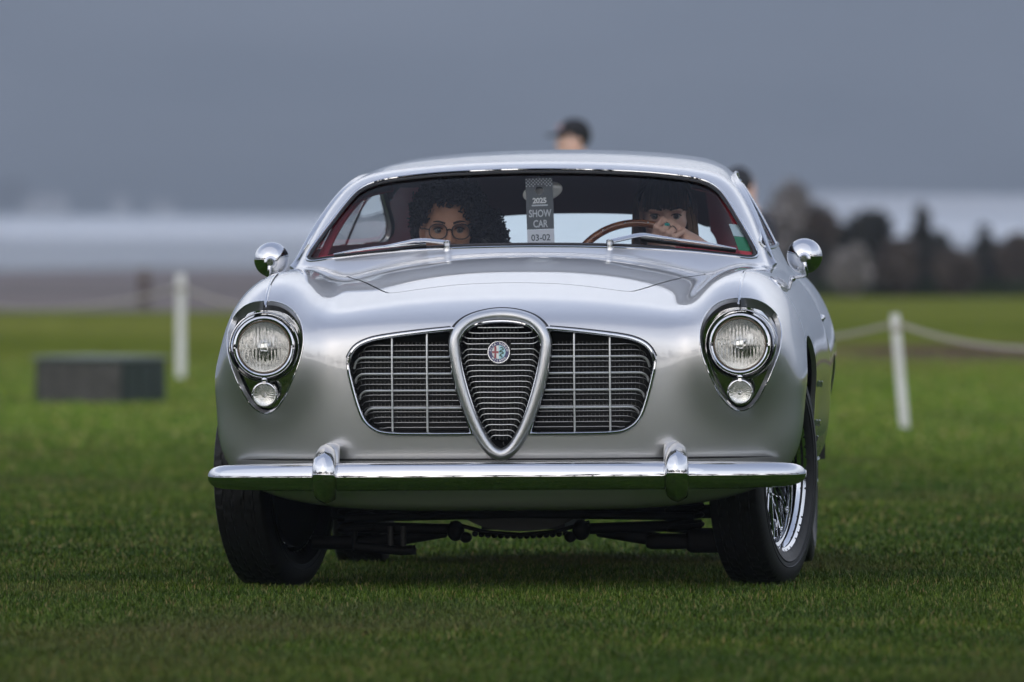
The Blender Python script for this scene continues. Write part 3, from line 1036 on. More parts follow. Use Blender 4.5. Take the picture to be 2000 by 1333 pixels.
# ------------------------------------------------------------------ screen, windows, cabin
def on_ws(XZ, f=None):
    XZ = np.asarray(XZ, float); f = f or F_car
    O = np.stack([XZ[:, 0], np.full(len(XZ), 2.1), XZ[:, 1]], 1)
    P = cast(f, O, np.tile([0, -1.0, 0], (len(O), 1)), 0, 1.25)
    return P, unit(grad(f, P))
F_glass = lambda x, y, z: F_green(x, y, z) + .006
x1, y1, z1 = V0[:, 0], V0[:, 1], V0[:, 2]
def patch(name, mask_fn, f, m, poly_g, parent=None, sub=2):
    """glass: part of the shell, a little inside it"""
    Og, Qg = V0, Q0
    sel = mask_fn(V0)
    q = Q0[sel[Q0].all(1)]
    used = np.unique(q); rm = -np.ones(len(V0), int); rm[used] = np.arange(len(used))
    V = V0[used].copy(); q = rm[q]
    for _ in range(3):
        G = grad(f, V); d = f(V[:, 0], V[:, 1], V[:, 2]); V = V - G * (d / (G * G).sum(1))[:, None]
    V3, F3, N3 = clip(V, q, poly_g(V), f)
    return obj(name, V3, F3, m, parent or car, True, N3)
def near(poly, a, b, e):
    return lambda V: sd_poly(V[:, a], V[:, b], poly) > -e
m_ws = lambda V: (V[:, 1] > 1.0) & (V[:, 1] < 2.15) & (V[:, 2] > .90) & (sd_poly(V[:, 0], V[:, 2], ws_out) > -.03)
ws_glass = patch('windshield', m_ws, F_glass, M['glass'], lambda V: -sd_poly(V[:, 0], V[:, 2], ws_out) - .0005)
# chrome moulding and black rubber seal
O = resample(ws_out, 260, True)
P, N = on_ws(O)
MB().add(*sweep(P + N * .0005, N, ring(8, .0040, .0036), True)).build('windshield_trim', M['chrome'], car)
O2 = resample(offset2(resample(ws_out, 260, True), -.0075), 260, True)
P, N = on_ws(O2)
MB().add(*sweep(P - N * .002, N, ring(8, .0045, .0040), True)).build('windshield_seal', M['rubber'], car)
# roof front edge gutter
O3 = resample(offset2(resample(ws_out, 260, True), .011), 260, True)
O3 = O3[O3[:, 1] > 1.10]
O3 = O3[np.argsort(-O3[:, 0])]
for sg in (1, -1):
    A = resample(sidewin, 120, True)
    P, N = on_side(A, sg)
    MB().add(*sweep(P + N * .001, N, ring(8, .0055, .004), True)).build('side_window_trim', M['chrome'], car)
    patch('side_window', lambda V: (V[:, 0] * sg > .3) & (V[:, 1] > 1.4) & (V[:, 2] > .9) & (sd_poly(V[:, 1], V[:, 2], sidewin) > -.04),
          F_glass, M['side_glass'], lambda V: -sd_poly(V[:, 1], V[:, 2], sidewin))
    # vent window divider and rear pillar
    for (a, b, w_) in (((2.02, .96), (2.12, 1.146), .007), ((2.62, .96), (2.52, 1.143), .011)):
        B_ = np.linspace(a, b, 10)
        P, N = on_side(B_, sg)
        MB().add(*sweep(P, N, ring(8, w_, .005))).build('window_divider', M['chrome'], car)
    # drip rail along the roof edge and down the screen pillar
    D_ = crom([(1.40, .90), (1.56, 1.0), (1.72, 1.08), (1.86, 1.133), (2.05, 1.163), (2.35, 1.172), (2.65, 1.160), (2.9, 1.11), (3.08, 1.04)], 6, False)
    D_ = resample(D_, 60)
    P, N = on_side(D_, sg)
    MB().add(*sweep(P + N * .006, N, [(-.004, -.008), (-.004, .004), (0, .007), (.004, .004), (.004, -.008)], False, True)).build('drip_rail', M['chrome_soft'], car)
M['dew'] = mat('dewy_glass', (0.78, 0.86, 0.84), 0.35, 0, 0, Transmission_Weight=0.35)
def dewy():
    m = bpy.data.materials.new('misted_glass'); m.use_nodes = True
    t = m.node_tree; [t.nodes.remove(n) for n in list(t.nodes)]
    out = t.nodes.new('ShaderNodeOutputMaterial')
    tl = t.nodes.new('ShaderNodeBsdfTranslucent'); tl.inputs[0].default_value = (.88, .96, .93, 1)
    tr = t.nodes.new('ShaderNodeBsdfTransparent'); tr.inputs[0].default_value = (.9, .95, .93, 1)
    mx = t.nodes.new('ShaderNodeMixShader')
    nz = t.nodes.new('ShaderNodeTexNoise'); nz.inputs['Scale'].default_value = 5
    mr = t.nodes.new('ShaderNodeMapRange'); mr.inputs[3].default_value = .02; mr.inputs[4].default_value = .12
    t.links.new(nz.outputs[0], mr.inputs[0]); t.links.new(mr.outputs[0], mx.inputs[0])
    t.links.new(tl.outputs[0], mx.inputs[1]); t.links.new(tr.outputs[0], mx.inputs[2]); t.links.new(mx.outputs[0], out.inputs[0])
    return m
M['dew'] = dewy()
patch('rear_window', lambda V: (V[:, 1] > 3.0) & (V[:, 2] > .75) & (sd_poly(V[:, 0], V[:, 1], rearwin) > -.04), F_glass, M['dew'], lambda V: -sd_poly(V[:, 0], V[:, 1], rearwin))

# inner lining: the same shell 2.2 cm further in; cloth above, red leather low at the rear quarters and pillars
F_in = lambda x, y, z: F_green(x, y, z) + .022
Vi, Qi = shell_grid(F_in, .86, 0, 300, 60, 110, 30, 1.75, 3.2)
xi_, yi_, zi_ = Vi[:, 0], Vi[:, 1], Vi[:, 2]
gi = np.full(len(Vi), -1.0)
gi = np.maximum(gi, .925 - zi_)
gi = np.where((yi_ < 2.2) , np.maximum(gi, sd_poly(xi_, zi_, offset2(resample(ws_out, 120, True), -.012))), gi)
gi = np.where((abs(xi_) > .3) & (yi_ > 1.5), np.maximum(gi, sd_poly(yi_, zi_, offset2(resample(sidewin, 100, True), -.003))), gi)
gi = np.where((yi_ > 3.0), np.maximum(gi, sd_poly(xi_, yi_, offset2(resample(rearwin, 100, True), -.004))), gi)
gred = np.where((abs(xi_) > .35), 1.0, -1.0) * .01
line = np.where(yi_ > 2.8, 1.14, 1.17 - .13 * np.clip((yi_ - 1.6), 0, 2)) - zi_
redg = np.minimum(line, abs(xi_) - .42)
Vc, Fc, Nc = clip(Vi, Qi, np.maximum(gi, redg), F_in)
obj('headliner', Vc, [f[::-1] for f in Fc], M['headliner'], car, True, -Nc)
Vc, Fc, Nc = clip(Vi, Qi, np.maximum(gi, -redg), F_in)
obj('red_side_lining', Vc, [f[::-1] for f in Fc], M['red'], car, True, -Nc)

def rbox(c, h, r=.03, seg=5):
    """rounded box by pushing a grid cube"""
    c, h = np.array(c, float), np.array(h, float)
    n = seg * 2 + 2
    V, F, idx = [], [], {}
    t = np.linspace(-1, 1, 9)
    def vid(p):
        k = tuple(np.round(p, 6))
        if k not in idx:
            idx[k] = len(V)
            q = np.array(p) * h
            core = np.clip(q, -(h - r), h - r)
            d = q - core; L = np.linalg.norm(d)
            V.append(tuple(c + core + (d / L * r if L > 1e-9 else 0)))
        return idx[k]
    for ax_ in range(3):
        for s_ in (-1, 1):
            a, b = (ax_ + 1) % 3, (ax_ + 2) % 3
            for i in range(8):
                for j in range(8):
                    q = []
                    for (u, v) in ((t[i], t[j]), (t[i + 1], t[j]), (t[i + 1], t[j + 1]), (t[i], t[j + 1])):
                        p = [0, 0, 0]; p[ax_] = s_; p[a] = u; p[b] = v; q.append(vid(p))
                    F.append(tuple(q if s_ > 0 else q[::-1]))
    return V, F
for sg in (1, -1):
    pt = crom([(sg * .634, 1.45, .90), (sg * .618, 1.50, .95), (sg * .590, 1.59, 1.02), (sg * .556, 1.69, 1.08), (sg * .520, 1.78, 1.118), (sg * .45, 1.86, 1.138)], 6, False)
    MB().add(*sweep(pt, (0, -1, .3), ring(10, .013, .008, 3.0))).build('pillar_trim', M['red'], car)
# seats, dash, shelf, floor
for sx in (-.34, .37):
    seat = empty('seat', (sx, 2.42, .55), (R(-14), 0, 0), car)
    MB().add(*rbox((0, 0, .18), (.23, .06, .235), .05)).build('backrest', M['red'], seat)
    MB().add(*rbox((0, -.28, -.10), (.23, .26, .06), .05)).build('cushion', M['red'], seat)
    for k in range(-2, 3):
        MB().add(*tube([(k * .08, -.058, 0), (k * .08, -.064, .2), (k * .08, -.058, .37)], .006, 6)).build('seat_piping', M['darkred'], seat)
mb = MB().add(*rbox((0, 1.50, .875), (.62, .13, .055), .035)); mb.build('dashboard', M['black'], car)
mb = MB().add(*box((-.60, 1.28, .80), (.60, 1.40, .905))); mb.build('scuttle', M['black'], car)
mb = MB().add(*rbox((0, 3.25, .86), (.52, .32, .03), .02)); mb.build('parcel_shelf', M['darkred'], car)
mb = MB().add(*box((-.66, .95, .26), (.66, 3.9, .29))).add(*box((-.66, 1.10, .27), (.66, 1.13, .86))).add(*box((-.6, 2.95, .27), (.6, 2.98, .84)))
mb.build('floor_pan', M['black'], car, smooth=False)
# steering wheel
sw = empty('steering_wheel', (.277, 1.80, .845), (R(-24), 0, 0), car)
t = np.linspace(0, 2 * math.pi, 72, endpoint=False)
V, F = sweep(np.c_[.20 * np.cos(t), 0 * t, .20 * np.sin(t)], np.c_[np.cos(t), 0 * t, np.sin(t)], ring(14, .0125, .0115), True)
MB().add(V, F).build('rim', M['wood'], sw)
for k in range(3):
    a = R(90 + 60 + 120 * k)
    d = np.array([math.cos(a), 0, math.sin(a)])
    MB().add(*sweep([d * .02 + [0, .02, 0], d * .10 + [0, .008, 0], d * .192], (0, -1, 0), ring(8, .012, .0018))).build('spoke', M['chrome_soft'], sw)
MB().add(*lathe([(0, -.012), (.03, -.008), (.036, .0), (.036, .03)], 30)).build('horn_button', M['black'], sw)
for k in range(18):
    a = 2 * math.pi * k / 18
    MB().add(*ball((.20 * math.cos(a), -.0118, .20 * math.sin(a)), (.0034, .0016, .0034), 8, 5)).build('rivet', M['chrome'], sw)
MB().add(*tube([(.285, 1.81, .868), (.27, 1.60, .80)], .02, 12)).build('steering_column', M['black'], car)

# inside mirror
im = empty('inside_mirror', (.010, 1.70, 1.122), (0, R(-12), 0), car)
MB().add(*[(lambda V, F: (V, F))(*ball((0, 0, 0), (.060, .010, .030), 28, 14))][0]).build('mirror_shell', mat('sky_reflection_pale', (.80, .80, .77), .25, 0, 1.0), im)  # pale colour stands in for sky mirrored in a chrome shell
MB().add(*tube([(0, .005, .02), (0, .01, .07)], .005, 8)).build('mirror_stalk', M['chrome_soft'], im)

# ------------------------------------------------------------------ wipers
def wiper(piv, knee, tip0, tip1, sg):
    """pivot on the scuttle, arm, blade: given as (x, z) on the screen"""
    wz = empty('wiper', (0, 0, 0), (0, 0, 0), car)
    Pp, Np = on_ws([piv]); p = Pp[0]
    MB().add(*lathe([(.0125, -.018), (.0115, .004), (.009, .016), (.0105, .020), (.0105, .030), (.004, .033), (0, .033)], 20, (p[0], p[1] - .012, p[2] - .012), 'z')).build('pivot', M['chrome_soft'], wz)
    q = np.array([piv, knee, (np.array(tip0) + np.array(tip1)) / 2])
    q = resample(q, 24)
    P, N = on_ws(q)
    h = np.r_[np.linspace(.016, .022, 8), np.linspace(.022, .018, 16)]
    P = P + N * h[:, None]
    sc = np.r_[np.full(10, 1.0), np.linspace(.9, .35, 14)]
    MB().add(*sweep(P, N, ring(10, .0085, .0045, 3.0), scale=sc)).build('arm', M['chrome_soft'], wz)
    b = resample(np.array([tip0, tip1]), 24)
    P, N = on_ws(b)
    T = unit(P[-1] - P[0])
    bow = 4 * np.linspace(0, 1, 24) * (1 - np.linspace(0, 1, 24))
    MB().add(*sweep(P + N * (.006), N, [(-.0015, -.008), (.0015, -.008), (.004, .002), (-.004, .002)])).build('rubber', M['rubber'], wz)
    MB().add(*sweep(P + N * (.011 + .007 * bow)[:, None], N, ring(8, .0050, .0028, 3), scale=.6 + .4 * bow)).build('blade', M['chrome_soft'], wz)
wiper((-.238, .962), (-.33, .964), (-.300, .962), (-.572, .934), -1)
wiper((.236, .962), (.33, .976), (.322, .978), (.596, .942), 1)

# ------------------------------------------------------------------ outside mirrors
def wing_mirror(sg):
    x, y, z = sg * .785, 1.60, .928
    m_ = empty('mirror', (x, y, z), (0, 0, 0), car)
    MB().add(*lathe([(0, -.030), (.018, -.0285), (.034, -.022), (.046, -.010), (.0515, .004), (.052, .010), (.050, .014), (.0485, .012)], 56)).build('mirror_shell', M['chrome'], m_)
    MB().add(*lathe([(.0490, .011), (.02, .0105), (0, .0105)], 40)).build('mirror_glass', M['chrome'], m_)
    base = on_side([(y - .01, .862)], sg)[0][0] - np.array([x, y, z])
    MB().add(*lathe([(0, -.040), (.010, -.040), (.013, -.033), (.019, -.030), (.0205, -.024)], 28, (0, 0, -.008))).build('swivel', M['chrome'], m_)
    pt = crom([(0, -.034, -.012), (sg * .003, -.036, -.035), (sg * .004, -.02, -.055), tuple(base + [sg * .004, 0, .004])], 8, False)
    MB().add(*sweep(pt, (0, -1, .1), ring(10, .0062, .005))).build('stem', M['chrome'], m_)
    MB().add(*ball(tuple(base), (.010, .016, .009), 14, 8)).build('foot', M['chrome'], m_)
wing_mirror(1); wing_mirror(-1)
# door handles, side badge pieces, sill strip
for sg in (1, -1):
    P, N = on_side([(2.62, .735)], sg); p = P[0]
    dh = empty('door_handle', tuple(p), (0, 0, 0), car)
    MB().add(*tube([(sg * .0, -.07, 0), (sg * .016, -.062, 0), (sg * .020, 0, .002), (sg * .016, .06, 0), (0, .07, 0)], .009, 10)).build('grip', M['chrome'], dh)
    MB().add(*ball((sg * .014, -.066, -.002), (.013, .012, .014))).build('push_button', M['chrome'], dh)
    pts = np.c_[np.linspace(1.30, 2.85, 40), np.full(40, .315)]
    P, N = on_side(pts, sg)
    MB().add(*sweep(P + N * .003, N, ring(8, .009, .005))).build('sill_strip', M['chrome'], car)
    for (yy, zz, L) in ((1.42, .555, .05), (1.48, .44, .07), (1.50, .395, .03)):
        P, N = on_side(np.c_[np.linspace(yy, yy + L, 6), np.full(6, zz)], sg)
        MB().add(*sweep(P + N * .004, N, ring(8, .010, .005))).build('side_vent_trim', M['chrome'], car)
    for (y0_, z0__) in ((2.95, .27), (3.0, .225)):
        V, F = lathe([(.016, -.02), (.018, .0), (.018, .16), (.014, .16)], 16, (sg * .74, y0_, z0__))
        if sg > 0: MB().add(V, F).build('exhaust_pipe', M['chrome'], car)
# ------------------------------------------------------------------ wheels and what hangs under the car
def tyre_mesh():
    # side wall and tread section, (radius, offset across)
    wb = .083
    prof = [(.226, .052), (.231, .062), (.240, .070), (.254, .0765), (.260, .0785), (.2615, .0805), (.264, .0805), (.2655, .0788), (.276, .0798), (.2775, .0815), (.2800, .0815), (.2815, .0796), (.290, .0795), (.306, .0770), (.318, .0730), (.3255, .0690)]
    tr = np.linspace(.066, -.066, 45)
    trp = [(.3320 - .0045 * (abs(t) / .066) ** 2.2, t) for t in tr]
    full = prof + trp + [(r, -t) for r, t in prof[::-1]]
    nseg = 288
    th = np.linspace(0, 2 * math.pi, nseg, endpoint=False)
    pr = np.array(full); npf = len(pr)
    Rr = np.tile(pr[:, 0], (nseg, 1)); Hh = np.tile(pr[:, 1], (nseg, 1)); TH = np.tile(th[:, None], (1, npf))
    tread = (np.abs(Hh) <= .0665)
    zz = .0035 * np.where(np.floor(TH / (2 * math.pi / 96)) % 2 == 0, 1, -1)
    g = np.zeros_like(Rr)
    for c in (-.044, -.017, .017, .044):
        g = np.maximum(g, (np.abs(Hh - c - zz) < .0020) * 1.0)
    ph = (TH * 48 / (2 * math.pi)) % 1
    lat = ((ph < .16) & (np.abs(Hh) > .046)) | (((ph + .5) % 1 < .12) & (np.abs(Hh) < .040) & (np.abs(Hh) > .020))
    g = np.maximum(g, lat * .9)
    Rr = Rr - tread * g * .0030
    sh = (np.abs(Hh) > .0665) & (Rr > .312)
    Rr = Rr - sh * ((TH * 96 / (2 * math.pi)) % 1 < .3) * .0013
    V = np.stack([Hh, Rr * np.cos(TH), Rr * np.sin(TH)], -1).reshape(-1, 3)
    i = np.arange(nseg)[:, None] * npf; i2 = ((np.arange(nseg) + 1) % nseg)[:, None] * npf
    k = np.arange(npf - 1)[None]
    F = np.stack([i + k, i2 + k, i2 + k + 1, i + k + 1], -1).reshape(-1, 4)
    me = make_mesh('tyre', V, F, M['tyre'], True)
    me.set_sharp_from_angle(angle=R(40))
    return me
TY = tyre_mesh()
def mesh_of(mb, name, m, ang=38):
    me = make_mesh(name, mb.V, mb.F, m, True); me.set_sharp_from_angle(angle=R(ang)); return me
RS = 1.10
rim_me = mesh_of(MB().add(*lathe([(r_ * RS, h_) for r_, h_ in [(.203, .058), (.212, .064), (.219, .0665), (.2225, .064), (.2215, .059), (.213, .056), (.205, .050), (.200, .040), (.190, .036), (.187, .020), (.186, -.02), (.190, -.045), (.203, -.055), (.215, -.062), (.222, -.062)]], 96, axis='x')), 'rim', M['chrome'])
hub_me = mesh_of(MB().add(*lathe([(.050, -.055), (.050, -.045), (.034, -.038), (.032, .020), (.040, .030), (.041, .040), (.030, .046), (.026, .060), (.022, .066), (0, .068)], 40, axis='x')), 'hub', M['chrome'])
drum_me = mesh_of(MB().add(*lathe([(0, -.075), (.205, -.072), (.214, -.066), (.212, -.050), (.150, -.046), (.145, -.028), (.05, -.03)], 48, axis='x')), 'brake_drum', M['iron'])
ear = MB()
for s_ in (1, -1):
    ear.add(*sweep([(.050, 0, 0), (.060, s_ * .03, 0), (.058, s_ * .062, 0)], (1, 0, 0), ring(10, .010, .006), scale=[1.2, 1, .6]))
ear_me = mesh_of(ear, 'knock_off', M['chrome'])
nip = MB().add(*ball((0, 0, 0), (.0050, .0065, .0050), 10, 6)); nip_me = mesh_of(nip, 'nipple', M['chrome'])
fam = []
for (hr, hx, rr, rx, sw_) in ((.034, .016, .199, .024, .50), (.034, .016, .199, .024, -.50), (.046, -.044, .199, -.004, .62), (.046, -.044, .199, -.004, -.62)):
    a = np.array([hx, 0, hr]); b = np.array([rx, rr * math.sin(sw_), rr * math.cos(sw_)])
    mb = MB().add(*tube([a, b], .0026, 7, nrm=(1, .1, .2)))
    V, F = ball((0, 0, 0), (.0055, .0055, .0055), 8, 5)
    mb.add(np.array(V) + b * 1.0 - np.array([0, 0, 0]), F)
    fam.append(mesh_of(mb, 'spoke', M['chrome']))
def wheel(loc, steer, flip, spokes=True):
    w_ = empty('wheel', loc, (R(35) * 0, 0, R(steer) + (math.pi if flip else 0)), car)
    link('tyre', TY, w_); link('rim', rim_me, w_); link('hub', hub_me, w_); link('brake_drum', drum_me, w_); link('knock_off_nut', ear_me, w_)
    if spokes:
        for f in range(4):
            for k in range(15):
                o = link('spoke', fam[f], w_)
                o.rotation_euler = (2 * math.pi * (k + (f % 2) * .5) / 15 + (0.1 if f > 1 else 0), 0, 0)
    return w_
TR = .697
wheel((TR, WF, WZ), -13.0, False)
wheel((-.700, WF, WZ), -15.0, True)
wheel((.66, 3.28, WZ - .022), 0, False)
wheel((-.66, 3.28, WZ - .022), 0, True, spokes=False)

# wheel wells: dark inner liners
for sg in (1, -1):
    for (yc, zc, rr, x0w, x1w) in ((.78, .34, .40, .40, .775), (3.28, .33, .37, .46, .76)):
        mb = MB()
        t = np.linspace(R(-8), R(188), 30)
        V = []
        for a in t:
            for x in (x0w, x1w):
                V.append((sg * x, yc + rr * math.cos(a), zc + rr * .9 * math.sin(a)))
        F = [(2 * i, 2 * i + 1, 2 * i + 3, 2 * i + 2) for i in range(len(t) - 1)]
        mb.add(V, F)
        V = [(sg * x0w, yc, zc)] + [(sg * x0w, yc + rr * math.cos(a), zc + rr * .9 * math.sin(a)) for a in t]
        mb.add(V, [(0, i + 1, i + 2) for i in range(len(t) - 1)])
        mb.build('wheel_well', M['black'], car)

# front suspension and sump
und = empty('front_suspension', (0, .80, 0), (0, 0, 0), car)
def rod(name, pts, r, m=None, n=10):
    return MB().add(*tube(pts, r, n)).build(name, m or M['iron'], und)
rod('crossmember', [(-.55, .10, .20), (-.2, .10, .20), (.2, .10, .20), (.55, .10, .20)], .020)
# oil pan, a shallow pale trough
tt = np.linspace(-1, 1, 24)
V, F = [], []
for y_ in (-.03, .30):
    for u in tt: V.append((.185 * u, y_, .150 + .055 * abs(u) ** 2.6))
for y_ in (-.03, .30):
    for u in tt: V.append((.185 * u, y_, .215))
for i in range(23):
    F.append((i, i + 1, 24 + i + 1, 24 + i)); F.append((i, 48 + i, 48 + i + 1, i + 1))
MB().add(V, F).build('oil_pan', M['alu'], und)
rod('pan_flange', [(-.2, -.035, .175), (-.1, -.035, .148), (0, -.035, .140), (.1, -.035, .148), (.2, -.035, .175)], .006)
n_ = 15
for k in range(n_):
    x = -.13 + .26 * k / (n_ - 1)
    MB().add(*ball((x, -.02, .136 + .4 * x * x), (.0095, .012, .009), 8, 6)).build('pan_fin', M['iron'], und)
for sx in (-.185, .175):
    MB().add(*ball((sx, -.03, .152), (.026, .03, .030), 14, 10)).build('bush', M['iron'], und)
    MB().add(*ball((sx + (.03 if sx < 0 else -.03), -.04, .133), (.018, .02, .016), 12, 8)).build('bolt_head', M['iron'], und)
rod('track_rod', [(-.19, -.02, .155), (-.52, -.01, .165)], .016)
rod('track_rod', [(.18, -.02, .155), (.52, -.01, .165)], .016)
rod('anti_roll_bar', [(-.50, -.05, .190), (0, -.06, .20), (.50, -.05, .190)], .012)
for sg in (-1, 1):
    rod('wishbone', [(sg * .22, .05, .15), (sg * .42, .0, .118), (sg * .60, .0, .12)], .020)
rod('wishbone_plate', [(-.475, -.03, .108), (-.34, -.03, .096), (-.30, -.03, .098)], .014)
for x in (-.475, -.372, -.335):
    rod('drop_link', [(x, -.03, .165), (x, -.03, .098)], .008, M['alu'] if x > -.4 else None)
MB().add(*ball((-.315, -.03, .098), (.018, .018, .014), 12, 8)).build('ball_joint', M['iron'], und)
MB().add(*rbox((.43, .0, .118), (.07, .05, .022), .015)).build('spring_seat', M['iron'], und)
MB().add(*rbox((.535, .0, .120), (.06, .06, .035), .02)).build('lower_arm', M['iron'], und)
for sg in (-1, 1):
    mb = MB()
    t = np.linspace(0, 6 * 2 * math.pi, 120)
    mb.add(*tube(np.c_[sg * .47 + .05 * np.cos(t), .0 + .05 * np.sin(t), .14 + .16 * t / t[-1]], .008, 8))
    mb.build('coil_spring', M['iron'], und)
mb = MB().add(*box((-.28, .40, .235), (.28, .9, .60))).add(*box((-.12, .9, .15), (.12, 2.6, .27)))
mb.build('engine_block', M['black'], car, smooth=False)
MB().add(*tube([(-.62, 3.28, .30), (0, 3.28, .30), (.62, 3.28, .30)], .04, 12)).build('rear_axle', M['iron'], car)
# ------------------------------------------------------------------ the land
def sstep(a, b, x):
    t = np.clip((x - a) / (b - a), 0, 1); return t * t * (3 - 2 * t)
def gz(x, y):
    """height of the lawn: falls away gently past the car, then levels out"""
    x = np.asarray(x, float); y = np.asarray(y, float)
    u = np.clip(y, -60, 90)
    s = -.0089 * (np.where(u < 35, u, 35 + 28 * (1 - np.exp(-np.clip(u - 35, 0, 999) / 28))) - .78)
    s = s + .006 * np.sin(x * .9 + 1.0) * np.sin(y * .55 + .4) + .012 * np.sin(y * .21 + .3 * x + 2) * sstep(8, 25, np.abs(y))
    return s - .010
def pix(px, d):
    """world x of a picture column at distance d from the camera"""
    return (px - 1000) * d / FPX

def lawn_mat():
    m = mat('lawn_grass', (.03, .06, .012), 1.0, spec=.0)
    t = m.node_tree; b = t.nodes['Principled BSDF']
    tc = t.nodes.new('ShaderNodeTexCoord')
    def nz(scale, st, detail=5):
        mp = t.nodes.new('ShaderNodeMapping'); mp.inputs['Scale'].default_value = st
        n = t.nodes.new('ShaderNodeTexNoise'); n.inputs['Scale'].default_value = scale; n.inputs['Detail'].default_value = detail
        t.links.new(tc.outputs['Object'], mp.inputs[0]); t.links.new(mp.outputs[0], n.inputs['Vector']); return n
    def ramp(src, p0, c0, p1, c1):
        r = t.nodes.new('ShaderNodeValToRGB'); r.color_ramp.elements[0].position = p0; r.color_ramp.elements[1].position = p1
        r.color_ramp.elements[0].color = (*c0, 1); r.color_ramp.elements[1].color = (*c1, 1); t.links.new(src, r.inputs[0]); return r
    big = nz(.10, (1, .35, 1)); fine = nz(3.0, (1, 1, 1), 8)
    r1a = ramp(big.outputs[0], .35, (.130, .165, .018), .65, (.235, .245, .045))
    spz = t.nodes.new('ShaderNodeSeparateXYZ'); t.links.new(tc.outputs['Object'], spz.inputs[0])
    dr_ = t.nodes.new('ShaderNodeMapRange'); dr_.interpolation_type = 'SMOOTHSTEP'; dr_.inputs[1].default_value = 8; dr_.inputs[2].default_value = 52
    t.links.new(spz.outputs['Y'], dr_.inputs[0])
    r1 = t.nodes.new('ShaderNodeMixRGB'); r1.inputs[1].default_value = (.030, .062, .008, 1)  # darker near, paler far: shade and viewing angle partly put into colour
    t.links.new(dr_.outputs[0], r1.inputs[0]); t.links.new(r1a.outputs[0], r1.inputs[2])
    r2 = ramp(fine.outputs[0], .3, (.55, .55, .55), .75, (1.25, 1.25, 1.25))
    mx = t.nodes.new('ShaderNodeMixRGB'); mx.blend_type = 'MULTIPLY'; mx.inputs[0].default_value = 1
    t.links.new(r1.outputs[0], mx.inputs[1]); t.links.new(r2.outputs[0], mx.inputs[2])
    # worn earth patch beyond the right-hand rope
    sp = t.nodes.new('ShaderNodeSeparateXYZ'); t.links.new(tc.outputs['Object'], sp.inputs[0])
    def band(out, a, b_, e):
        lo = t.nodes.new('ShaderNodeMapRange'); lo.interpolation_type = 'SMOOTHSTEP'; lo.inputs[1].default_value = a - e; lo.inputs[2].default_value = a + e
        hi = t.nodes.new('ShaderNodeMapRange'); hi.interpolation_type = 'SMOOTHSTEP'; hi.inputs[1].default_value = b_ - e; hi.inputs[2].default_value = b_ + e; hi.inputs[3].default_value = 1; hi.inputs[4].default_value = 0
        t.links.new(out, lo.inputs[0]); t.links.new(out, hi.inputs[0])
        m_ = t.nodes.new('ShaderNodeMath'); m_.operation = 'MULTIPLY'; t.links.new(lo.outputs[0], m_.inputs[0]); t.links.new(hi.outputs[0], m_.inputs[1]); return m_
    bx_, by_ = band(sp.outputs['X'], 3.4, 60, 1.0), band(sp.outputs['Y'], 77, 92, 3)
    m2 = t.nodes.new('ShaderNodeMath'); m2.operation = 'MULTIPLY'; t.links.new(bx_.outputs[0], m2.inputs[0]); t.links.new(by_.outputs[0], m2.inputs[1])
    mx2 = t.nodes.new('ShaderNodeMixRGB'); mx2.inputs[2].default_value = (.12, .075, .055, 1)
    t.links.new(m2.outputs[0], mx2.inputs[0]); t.links.new(mx.outputs[0], mx2.inputs[1])
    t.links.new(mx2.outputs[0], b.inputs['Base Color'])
    bp = t.nodes.new('ShaderNodeBump'); bp.inputs['Strength'].default_value = .9; bp.inputs['Distance'].default_value = .05
    f2 = nz(18, (1, 1, 1), 8); t.links.new(f2.outputs[0], bp.inputs['Height']); t.links.new(bp.outputs[0], b.inputs['Normal'])
    return m
M['lawn'] = lawn_mat()
xs_ = np.unique(np.r_[np.linspace(-260, -12, 30), np.linspace(-12, 12, 97), np.linspace(12, 260, 30)])
ys_ = np.unique(np.r_[np.linspace(-200, -14, 40), np.linspace(-14, 40, 217), np.linspace(40, 146, 90)])
X, Y = np.meshgrid(xs_, ys_)
edge = Y[-1:] * 0
Y2 = np.where(Y > 60, 60 + (Y - 60) * ((131 + 26 * sstep(-2, 4, X * 130 / 146) - 60 + 4 * np.sin(X * .07)) / 86), Y)
Z = gz(X, Y2)
Z = Z - .12 * sstep(.985, 1.0, (Y / 146))
nx, ny = len(xs_), len(ys_)
i = np.arange(ny - 1)[:, None] * nx; j = np.arange(nx - 1)[None]
FQ = np.stack([i + j, i + j + 1, i + nx + j + 1, i + nx + j], -1).reshape(-1, 4)
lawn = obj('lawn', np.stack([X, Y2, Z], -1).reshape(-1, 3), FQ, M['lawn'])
tag(lawn, 'mown green lawn the car is driving over', kind='structure')

